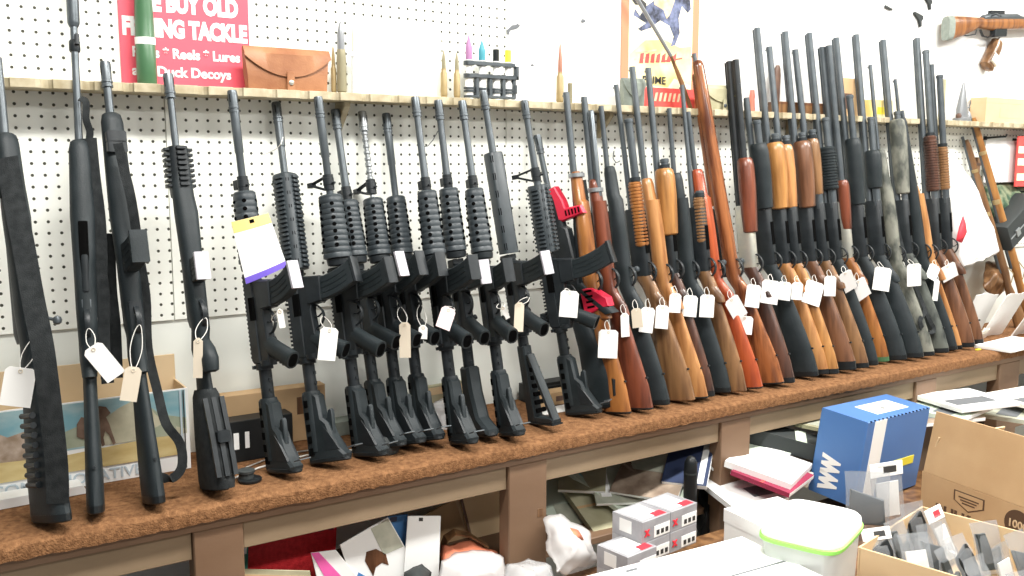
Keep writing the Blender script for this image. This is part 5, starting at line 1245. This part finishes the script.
p = onZ(965, 412, .62); e = empty('tan_carton', (p.x, -.19, .4757)); tag(e, 'tan carton under the bench carrying the pale green folders at the right', 'carton')
b = MB(); b.slab([(0,-.26),(0,.26),(.146,.26),(.146,-.26)], .24, 'cardboard', .002); b.build('body', e, smooth=False)
b = MB(); b.box(.1455, .1470, -.26, .26, -.022, .022, 'cardlight', .0003); b.build('tape', e, smooth=False)
for k, (lb, x, y, z, m, rz) in enumerate([('pale green folders under the bench right of the blue carton',945,410,.66,'palegreen',8), ('white booklet on the pale green folders at the right',965,402,.685,'white',-12), ('grey booklet lying on the tan carton by the rightmost bench post',1002,412,.6235,'magcover',18), ('cream paper pile right of the rightmost post',1030,400,.66,'aged',-5), ('brown catalogue beneath the pale green folders',930,416,.645,'magbrown',-15)]):
    slabthing('magazine', lb, 'magazine', x, y, z, .26, .22, .014, rz, m, feats=[('cover_print',.1,.8,.2,.5,'faint')], pages='white')

# ------------------------------------------------------------------ foreground stock table and cartons
TZ = .4742
st = empty('stock_table', (0,0,0)); tag(st, 'low table before the bench carrying the cartons', 'table')
b = MB(); b.slab([(TZ-.03,.35),(TZ-.03,3.4),(TZ,3.4),(TZ,.35)], .85, 'w_tan', .002, -.905); b.build('table_top', st, smooth=False)
for x in (.40, 3.35):
    for y in (-.53, -1.28):
        b = MB(); b.box(0, TZ-.031, x-.025, x+.025, y-.025, y+.025, 'w_tan', .003); b.build('leg', st, smooth=False)
def cornerbox(name, label, cat, F_, L_, R_, zt, zb, m, lidm=None):
    """carton from the pixels of its near, left and right top corners"""
    A = onZ(*F_, zt); Bl = onZ(*L_, zt); Cr = onZ(*R_, zt)
    u = (Cr-A); w = u.length; u = u.normalized(); v = (Bl-A); v = v-u*v.dot(u); d = v.length; v = v.normalized()
    e = empty(name); z = u.cross(v); mt = Matrix((u, v, Vector((0,0,1)))).transposed().to_4x4(); mt.translation = (A.x, A.y, zb); e.matrix_world = mt
    tag(e, label, cat); return e, w, d, zt-zb
def bx(e, name, x0, x1, y0, y1, z0, z1, m, r=.0015):
    b = MB(); b.slab([(z0,x0),(z0,x1),(z1,x1),(z1,x0)], y1-y0, m, r, (y0+y1)/2); return b.build(name, e, smooth=False)
# blue carton
e, w, d, h = cornerbox('blue_carton', 'tall blue carton with white lettering standing before the bench', 'carton', (868,427), (829,408), (931,405), .745, TZ+.001, 'bluebox')
d *= .80; h -= .006; top = e.matrix_world @ Vector((0, 0, h)); vd = (top-CAM); vd.z = 0; vd.normalize()
mt = Matrix.Translation(top) @ Matrix.Rotation(R(6.5), 4, vd) @ Matrix.Translation(-top) @ e.matrix_world
lowz = min((mt @ Vector((a, c, 0))).z for a in (0, w) for c in (0, d)); mt.translation.z += TZ+.001-lowz; e.matrix_world = mt
bx(e, 'body', 0, w, 0, d, 0, h, 'bluebox', .003)
bx(e, 'white_stripe', w*.11, w*.29, -.0012, .0002, h*.02, h*.99, 'white', .0002)
bx(e, 'top_label', w*.30, w*.80, d*.22, d*.72, h-.0002, h+.0012, 'white', .0002)
text_mesh('A', .03, 'ink', e, Matrix.Translation((w*.50, d*.36, h+.0014)))
bx(e, 'yellow_sticker', w*.50, w*.86, -.0012, .0002, h*.33, h*.43, 'yellow', .0002)
k = 0
b = MB()
for k in range(16): b.box(h-.002, h+.0006, w*.04+w*.06*k, w*.06+w*.06*k, -.0008, .004, 'darkhole', .0002)
b.build('perforation', e, smooth=False)
mt = Matrix.Translation((-.0012, d*.70, h*.46)) @ Matrix(((0,0,-1,0),(0,-1,0,0),(1,0,0,0),(0,0,0,1))).to_4x4()
# lettering reads up the left face: text x -> -z or z, text y -> y
fx = Matrix(((0,0,-1,0),(0,1,0,0),(1,0,0,0),(0,0,0,1)))
tm = Matrix.Translation((-.0010, d*.80, h*.70)) @ Matrix(((0,0,-1,0),(0,-1,0,0),(-1,0,0,0),(0,0,0,1)))
tm = Matrix.Translation((-.0010, d*.78, h*.62)) @ Matrix(((0,0,-1,0),(0,-1,0,0),(-1,0,0,0),(0,0,0,1)))
text_mesh('WW', d*.34/.7, 'white', e, Matrix.Translation((-.0010, d*.44, h*.09)) @ Matrix(((0,0,-1,0),(0,1,0,0),(1,0,0,0),(0,0,0,1))), bold=.006, sx=.66)

# printed carton behind (near wall with print, flap standing up)
ztp = .60
A = onZ(922, 471, ztp); Bx = onZ(1024, 508, ztp); u = (Bx-A); u.z = 0; u = u.normalized(); v = Vector((-u.y, u.x, 0))
e = empty('brown_carton'); mt = Matrix((u, v, Vector((0,0,1)))).transposed().to_4x4(); mt.translation = (A.x, A.y, TZ+.001); e.matrix_world = mt
tag(e, 'brown corrugated carton printed 1000, its flap standing up, behind the box of bagged parts', 'carton')
h = ztp-TZ-.001; w = .52; d = .30
bx(e, 'front_wall', 0, w, 0, .005, 0, h, 'cardboard'); bx(e, 'back_wall', 0, w, d-.005, d, 0, h, 'cardboard'); bx(e, 'side_wall', 0, .005, .0055, d-.0055, 0, h, 'cardboard'); bx(e, 'side_wall', w-.005, w, .0055, d-.0055, 0, h, 'cardboard'); bx(e, 'bottom', .0055, w-.0055, .0055, d-.0055, 0, .005, 'cardboard')
b = MB(); b.xf = Matrix.Translation((0, .0025, h+.0005)) @ Matrix.Rotation(R(-7), 4, 'X'); b.slab([(0,.004),(0,w),(.185,w),(.185,.018)], .005, 'cardboard', .001); b.build('front_flap', e, smooth=False)
b = MB(); b.xf = Matrix.Translation((.0025, 0, h+.0005)) @ Matrix.Rotation(R(20), 4, 'Y'); b.box(0, .12, -.002, .003, .01, d-.01, 'cardlight', .001); b.build('side_flap', e, smooth=False)
fr = lambda x, z: Matrix.Translation((x, -.0006, z)) @ Matrix.Rotation(R(90), 4, 'X')
mat('boxink', (.10,.055,.03), .8)
b = MB(); cx, cz = .318, h-.052
b.xf = Matrix.Translation((cx, 0, cz)) @ Matrix.Rotation(R(90), 4, 'X'); b.lathe(0, [(-.0002,.040),(.0008,.040)], 'boxink', 28); b.build('printed_seal', e, smooth=False)
text_mesh('1000', .030, 'cardlight', e, Matrix.Translation((cx, -.0012, cz-.010)) @ Matrix.Rotation(R(90), 4, 'X'), bold=.0006, align='CENTER')
b = MB()
b.xf = Matrix.Translation((cx+.095, 0, cz)) @ Matrix.Rotation(R(90), 4, 'X'); b.lathe(0, [(-.0002,.040),(.0008,.040)], 'boxink', 28); b.build('printed_seal', e, smooth=False)
b = MB()
P = [(.115,-.018),(.215,-.018),(.215,-.048),(.165,-.072),(.115,-.048)]
b.slab([(h+z, x) for x, z in P], .001, 'boxink', .0002, -.0004); b.build('printed_badge', e, smooth=False)
b = MB(); b.slab([(h+(z+.043)*.86-.043, (x-.165)*.9+.165) for x, z in P], .001, 'cardboard', .0002, -.0010); b.build('badge_field', e, smooth=False)
b = MB()
for k in range(3): b.box(h-.036-.008*k, h-.032-.008*k, .132+.006*k, .198-.006*k, -.0020, -.0014, 'boxink', .0001)
b.build('badge_lines', e, smooth=False)
text_mesh('BULK', .05, 'boxink', e, Matrix.Translation((.055, -.0006, h-.115)) @ Matrix.Rotation(R(90), 4, 'X'), bold=.002)

# open carton full of bagged parts
zt = .585
A = onZ(858, 547, zt); Bc = onZ(922, 506, zt)
u = (Bc-A); dl = u.length; 
e = empty('open_carton'); vx = Vector((onZ(1010, 600, zt)-A).to_tuple()); 
v = (Bc-A).normalized(); u = Vector((v.y, -v.x, 0))
mt = Matrix((u, v, Vector((0,0,1)))).transposed().to_4x4(); mt.translation = (A.x, A.y, TZ+.001); e.matrix_world = mt
tag(e, 'open brown carton full of clear bagged parts in the lower right corner', 'carton')
h = zt-TZ-.001; W, D = .46, dl
bx(e, 'left_wall', 0, .005, 0, D, 0, h, 'cardlight'); bx(e, 'right_wall', W-.005, W, 0, D, 0, h, 'cardlight'); bx(e, 'back_wall', .0055, W-.0055, D-.005, D, 0, h, 'cardlight'); bx(e, 'front_wall', .0055, W-.0055, 0, .005, 0, h, 'cardlight'); bx(e, 'bottom', .0055, W-.0055, .0055, D-.0055, 0, .005, 'cardlight')
OC = e.matrix_world.copy()
# bagged parts
rnd = random.Random(12)
looks = ['with a white header card at the front left', 'with a black part, left back corner', 'with a black strap, second row', 'with a dark clip, third row', 'with a grey part and silver glint, middle', 'with a pale card, middle back', 'with a black lever, right of the middle', 'with folded paper inside, right middle', 'with a long black part lying flat on top', 'with a curved black part near the right wall', 'at the right back corner', 'near the front wall']
def bagged(M4, label, w, h, inner, hd):
    r = empty('bagged_part'); r.matrix_world = M4; tag(r, label, 'bagged part', 'clear bagged parts in the open carton')
    b = MB(); n = 6; rs = []
    for k in range(n+1):
        t = k/n; z = h*t; bow = .010*math.sin(math.pi*min(1, t*1.15))*(1 if t < .87 else 0)+.0012; ww = w/2*(1-.05*math.sin(math.pi*t)); j = rnd.uniform(-.004,.004)
        rs.append([(-ww, j, z), (-ww*.5, -bow+j, z+rnd.uniform(-.002,.002)), (ww*.4, -bow*.9+j, z), (ww, j, z), (ww*.4, bow+j, z), (-ww*.5, bow*.9+j, z)])
    b.rings(rs, 'clearbag'); b.build('plastic_bag', r)
    b = MB()
    if inner == 0: b.slab([(.010,-w*.40),(.010,w*.25),(h*.55,w*.40),(h*.80,w*.30),(h*.62,-w*.36)], .014, 'blackplastic', .003)
    elif inner == 1: b.slab([(.012,-w*.34),(.012,w*.34),(h*.7,w*.34),(h*.7,-w*.34)], .004, 'tagwhite', .001)
    elif inner == 2: b.slab([(.01,-w*.38),(.01,w*.36),(h*.5,w*.36),(h*.45,w*.05),(h*.78,-w*.05),(h*.78,-w*.38)], .012, 'greycase', .003)
    else: b.slab([(.012,-w*.4),(.012,w*.4),(h*.52,w*.36),(h*.70,-w*.38)], .012, 'steel', .003)
    b.build('part', r)
    if hd: b = MB(); b.slab([(h*.80,-w*.5),(h*.80,w*.5),(h*1.05,w*.5),(h*1.05,-w*.5)], .0035, 'tagwhite', .001); b.slab([(h*.86,-w*.1),(h*.86,w*.3),(h*.98,w*.3),(h*.98,-w*.1)], .0042, 'ink' if hd == 2 else 'redink', .0005); b.build('header_card', r)
k = 0
looks += ['beside the left wall of the carton', 'with a grey clip near the middle', 'with a black strap by the back wall']
for i in range(5):
    for j in range(3):
        x = .045+.085*i+rnd.uniform(-.008,.008); y = D*(.20+.29*j)+rnd.uniform(-.006,.006)
        lean = R(rnd.uniform(14, 34)); M4 = OC @ Matrix.Translation((x, y, .012)) @ Matrix.Rotation(R(72+rnd.uniform(-14,14)), 4, 'Z') @ Matrix.Rotation(lean*(-1), 4, 'X')
        bagged(M4, 'clear bagged part '+looks[k], min(.085, D*.27), .122+rnd.uniform(0,.018), (i+2*j) % 4, 2 if (k == 0) else (1 if k in (5,) else 0)); k += 1
for q, (px, py, lb, rz) in enumerate([(890,462,'clear bag with a white printed header card standing highest beside the blue carton',20),(868,470,'clear bag with a grey part leaning on the blue carton',-10)]):
    p = onZ(px, py+38, .60-.02); M4 = Matrix.Translation((p.x, p.y, .52)) @ Matrix.Rotation(R(rz-30), 4, 'Z') @ Matrix.Rotation(R(-8), 4, 'X')
    bagged(M4, lb, .12, .155, 3 if q else 1, 2 if q == 0 else 0)

# plastic tub with lime rim
zt = .70
Af = onZ(803, 553, zt-.0); Al = onZ(753, 524, zt); Ar = onZ(862, 540, zt)
u = (Ar-Af).normalized(); w = (Ar-Af).length; v = (Al-Af); v = (v-u*v.dot(u)); d = v.length; v.normalize()
u = Vector((.93,.36,0)).normalized(); v = Vector((-u.y,u.x,0)); w, d = .235, .185
c = onZ(812, 528, zt)
e = empty('plastic_tub'); mt = Matrix((u, v, Vector((0,0,1)))).transposed().to_4x4(); mt.translation = (c.x, c.y, TZ+.001); e.matrix_world = mt
tag(e, 'translucent plastic tub with a white lid and lime green rim in the foreground', 'tub')
h = zt-TZ
def rr(w, d, z, p=5): return (z, 0, w/2, d/2, p)
b = MB(); b.loft([rr(w*.80,d*.80,0), rr(w*.84,d*.84,.01), rr(w*.93,d*.93,h-.004)], 'cleartub', 40); b.build('body', e)
b = MB(); b.loft([rr(w*.985,d*.985,h-.010), rr(w*1.0,d*1.0,h-.008), rr(w*1.0,d*1.0,h-.001), rr(w*.98,d*.98,h)], 'greenlime', 40); b.build('rim', e)
b = MB(); b.loft([rr(w*.965,d*.965,h), rr(w*.97,d*.97,h+.004), rr(w*.95,d*.95,h+.016), rr(w*.90,d*.90,h+.022), rr(w*.84,d*.82,h+.0205), rr(w*.5,d*.5,h+.021)], 'white', 40); b.build('lid', e)

# white cartons
def whitecarton(label, Fp, Lp, Rp, zt, ext=None):
    e, w, d, h = cornerbox('white_carton', label, 'carton', Fp, Lp, Rp, zt, TZ+.001, 'white')
    return e, w, d, h
# big front carton: far top edge runs from (592,574) to (740,536)
zt = .655
P0 = onZ(560, 582, zt); P1 = onZ(741, 536, zt); u = (P1-P0).normalized(); v = Vector((u.y, -u.x, 0))
e = empty('white_carton'); mt = Matrix((u, -v, Vector((0,0,1)))).transposed().to_4x4(); w = (P1-P0).length; d = .30; mt.translation = P0+v*d; mt.translation.z = TZ+.001; e.matrix_world = mt
tag(e, 'large white carton filling the bottom of the frame before the ammunition cartons', 'carton'); h = zt-TZ-.001
bx(e, 'body', 0, w, 0, d, 0, h, 'white', .003); bx(e, 'lid_seam', .0, w, d*.49, d*.51, h-.0002, h+.0004, 'faint', .0001); bx(e, 'small_print', w*.30, w*.36, d*.90, d*.93, h-.0002, h+.0005, 'faint', .0001)
zt = .685
P0 = onZ(724, 509, zt); P1 = onZ(800, 492, zt); u = (P1-P0).normalized(); v = Vector((u.y, -u.x, 0)); w, d = .17, .16
e = empty('white_carton'); mt = Matrix((u, -v, Vector((0,0,1)))).transposed().to_4x4(); mt.translation = P0+v*d; mt.translation.z = TZ+.001; e.matrix_world = mt
tag(e, 'white carton with a notched edge between the third post and green rimmed tub', 'carton'); h = zt-TZ-.001
bx(e, 'body', 0, w, 0, d, 0, h, 'white', .003); bx(e, 'lid', -.001, w+.001, -.001, d+.001, h-.03, h+.002, 'white', .002); bx(e, 'seam', w*.1, w*.9, d*.45, d*.47, h+.0018, h+.0026, 'faint', .0001)

# ammunition cartons (grey white with red mark), stacked
mat('ammogrey', (.26,.26,.28), .3, 0, (.40,.40,.42), 12)
u = (onZ(690,522,.6)-onZ(642,541,.6)); u.z = 0; u = Vector((.99,.13,0)).normalized(); v = Vector((-u.y,u.x,0))
bw, bd, bh = .105, .10, .054
base = onZ(642, 544, .585)     # near lower corner of the upper left carton
names = {(0,0,1):'upper left one of the four stacked', (1,0,1):'upper right one of the four stacked', (0,0,0):'lower left one beneath the pair', (1,0,0):'lower right one beneath the pair', (-1,-1,0):'single one at the front left', (-1,-1,-1):'lowest one at the front left'}
for (i, j, k), nm in names.items():
    ox = base+u*((bw+.0015)*i*(1 if i >= 0 else .80))+v*(.030*j)
    e = empty('ammunition_carton'); mt = Matrix((u, v, Vector((0,0,1)))).transposed().to_4x4(); mt.translation = (ox.x, ox.y, .585+(k-1)*(bh+.0008)); e.matrix_world = mt
    tag(e, f'grey ammunition carton with red mark, {nm}', 'carton', 'ammunition cartons stacked before the bench')
    bx(e, 'body', 0, bw, 0, bd, 0, bh, 'ammogrey', .0012)
    bx(e, 'white_label', bw*.10, bw*.80, bd*.12, bd*.88, bh-.0002, bh+.0006, 'white', .0002)
    bx(e, 'red_print', bw*.55, bw*.92, bd*.06, bd*.30, bh+.0003, bh+.0010, 'redink', .0001)
    bx(e, 'side_label', -.0006, .0002, bd*.35, bd*.75, bh*.25, bh*.85, 'white', .0001)
    bx(e, 'front_label', bw*.42, bw*.98, -.0008, .0002, bh*.08, bh*.62, 'white', .0001)
    text_mesh('X', .020, 'redink', e, Matrix.Translation((bw*.10, -.0010, bh*.30)) @ Matrix.Rotation(R(90), 4, 'X'), bold=.0016)
    b = MB()
    for q in range(3): b.box(bh*.18, bh*.40, bw*(.50+.16*q), bw*(.60+.16*q), -.0016, -.0006, 'ink', .0002)
    b.build('printed_rounds', e, smooth=False)

# ------------------------------------------------------------------ light
def lamp(x, y, z, sx, sy, e, col=(1,.985,.95)):
    L = bpy.data.lights.new('ceiling_light', 'AREA'); L.shape = 'RECTANGLE'; L.size = sx; L.size_y = sy; L.energy = e; L.color = col
    o = bpy.data.objects.new('ceiling_light', L); COL.objects.link(o); o.location = (x, y, z); return o
mat('tubeglow', (1,.98,.94), .5, emit=6)
for i, (x, y) in enumerate([(0.6,-1.25),(2.6,-1.25),(4.6,-1.25),(1.2,-3.2),(3.4,-3.2)]):
    fx_ = empty('fluorescent_fixture', (x, y, 2.93)); tag(fx_, f'long fluorescent ceiling fixture outside the frame, number {i+1} along the room' if False else 'long fluorescent ceiling fixture above the room', 'light', 'fluorescent fixtures on the ceiling')
    b = MB(); b.slab([(0,-.62),(0,.62),(.069,.60),(.069,-.60)], .26, 'ceilingcol', .004); b.build('housing', fx_, smooth=False)
    for s in (-.06, .06):
        b = MB(); b.xf = Matrix.Translation((0, s, -.02)) @ Matrix.Rotation(R(90), 4, 'Y'); b.lathe(0, [(-.6,.012),(.6,.012)], 'tubeglow', 10); b.build('tube', fx_)
    lamp(x, y, 2.88, 1.2, .24, 95 if i < 3 else 62)
wd = bpy.data.worlds.new('world'); scn.world = wd; wd.use_nodes = True
wd.node_tree.nodes['Background'].inputs[0].default_value = (.93,.97,1,1); wd.node_tree.nodes['Background'].inputs[1].default_value = .42
vs = scn.view_settings; vs.view_transform = 'Standard'; vs.look = 'None'; vs.gamma = 1; vs.use_curve_mapping = False; vs.exposure = -0.28
scn.display_settings.display_device = 'sRGB'
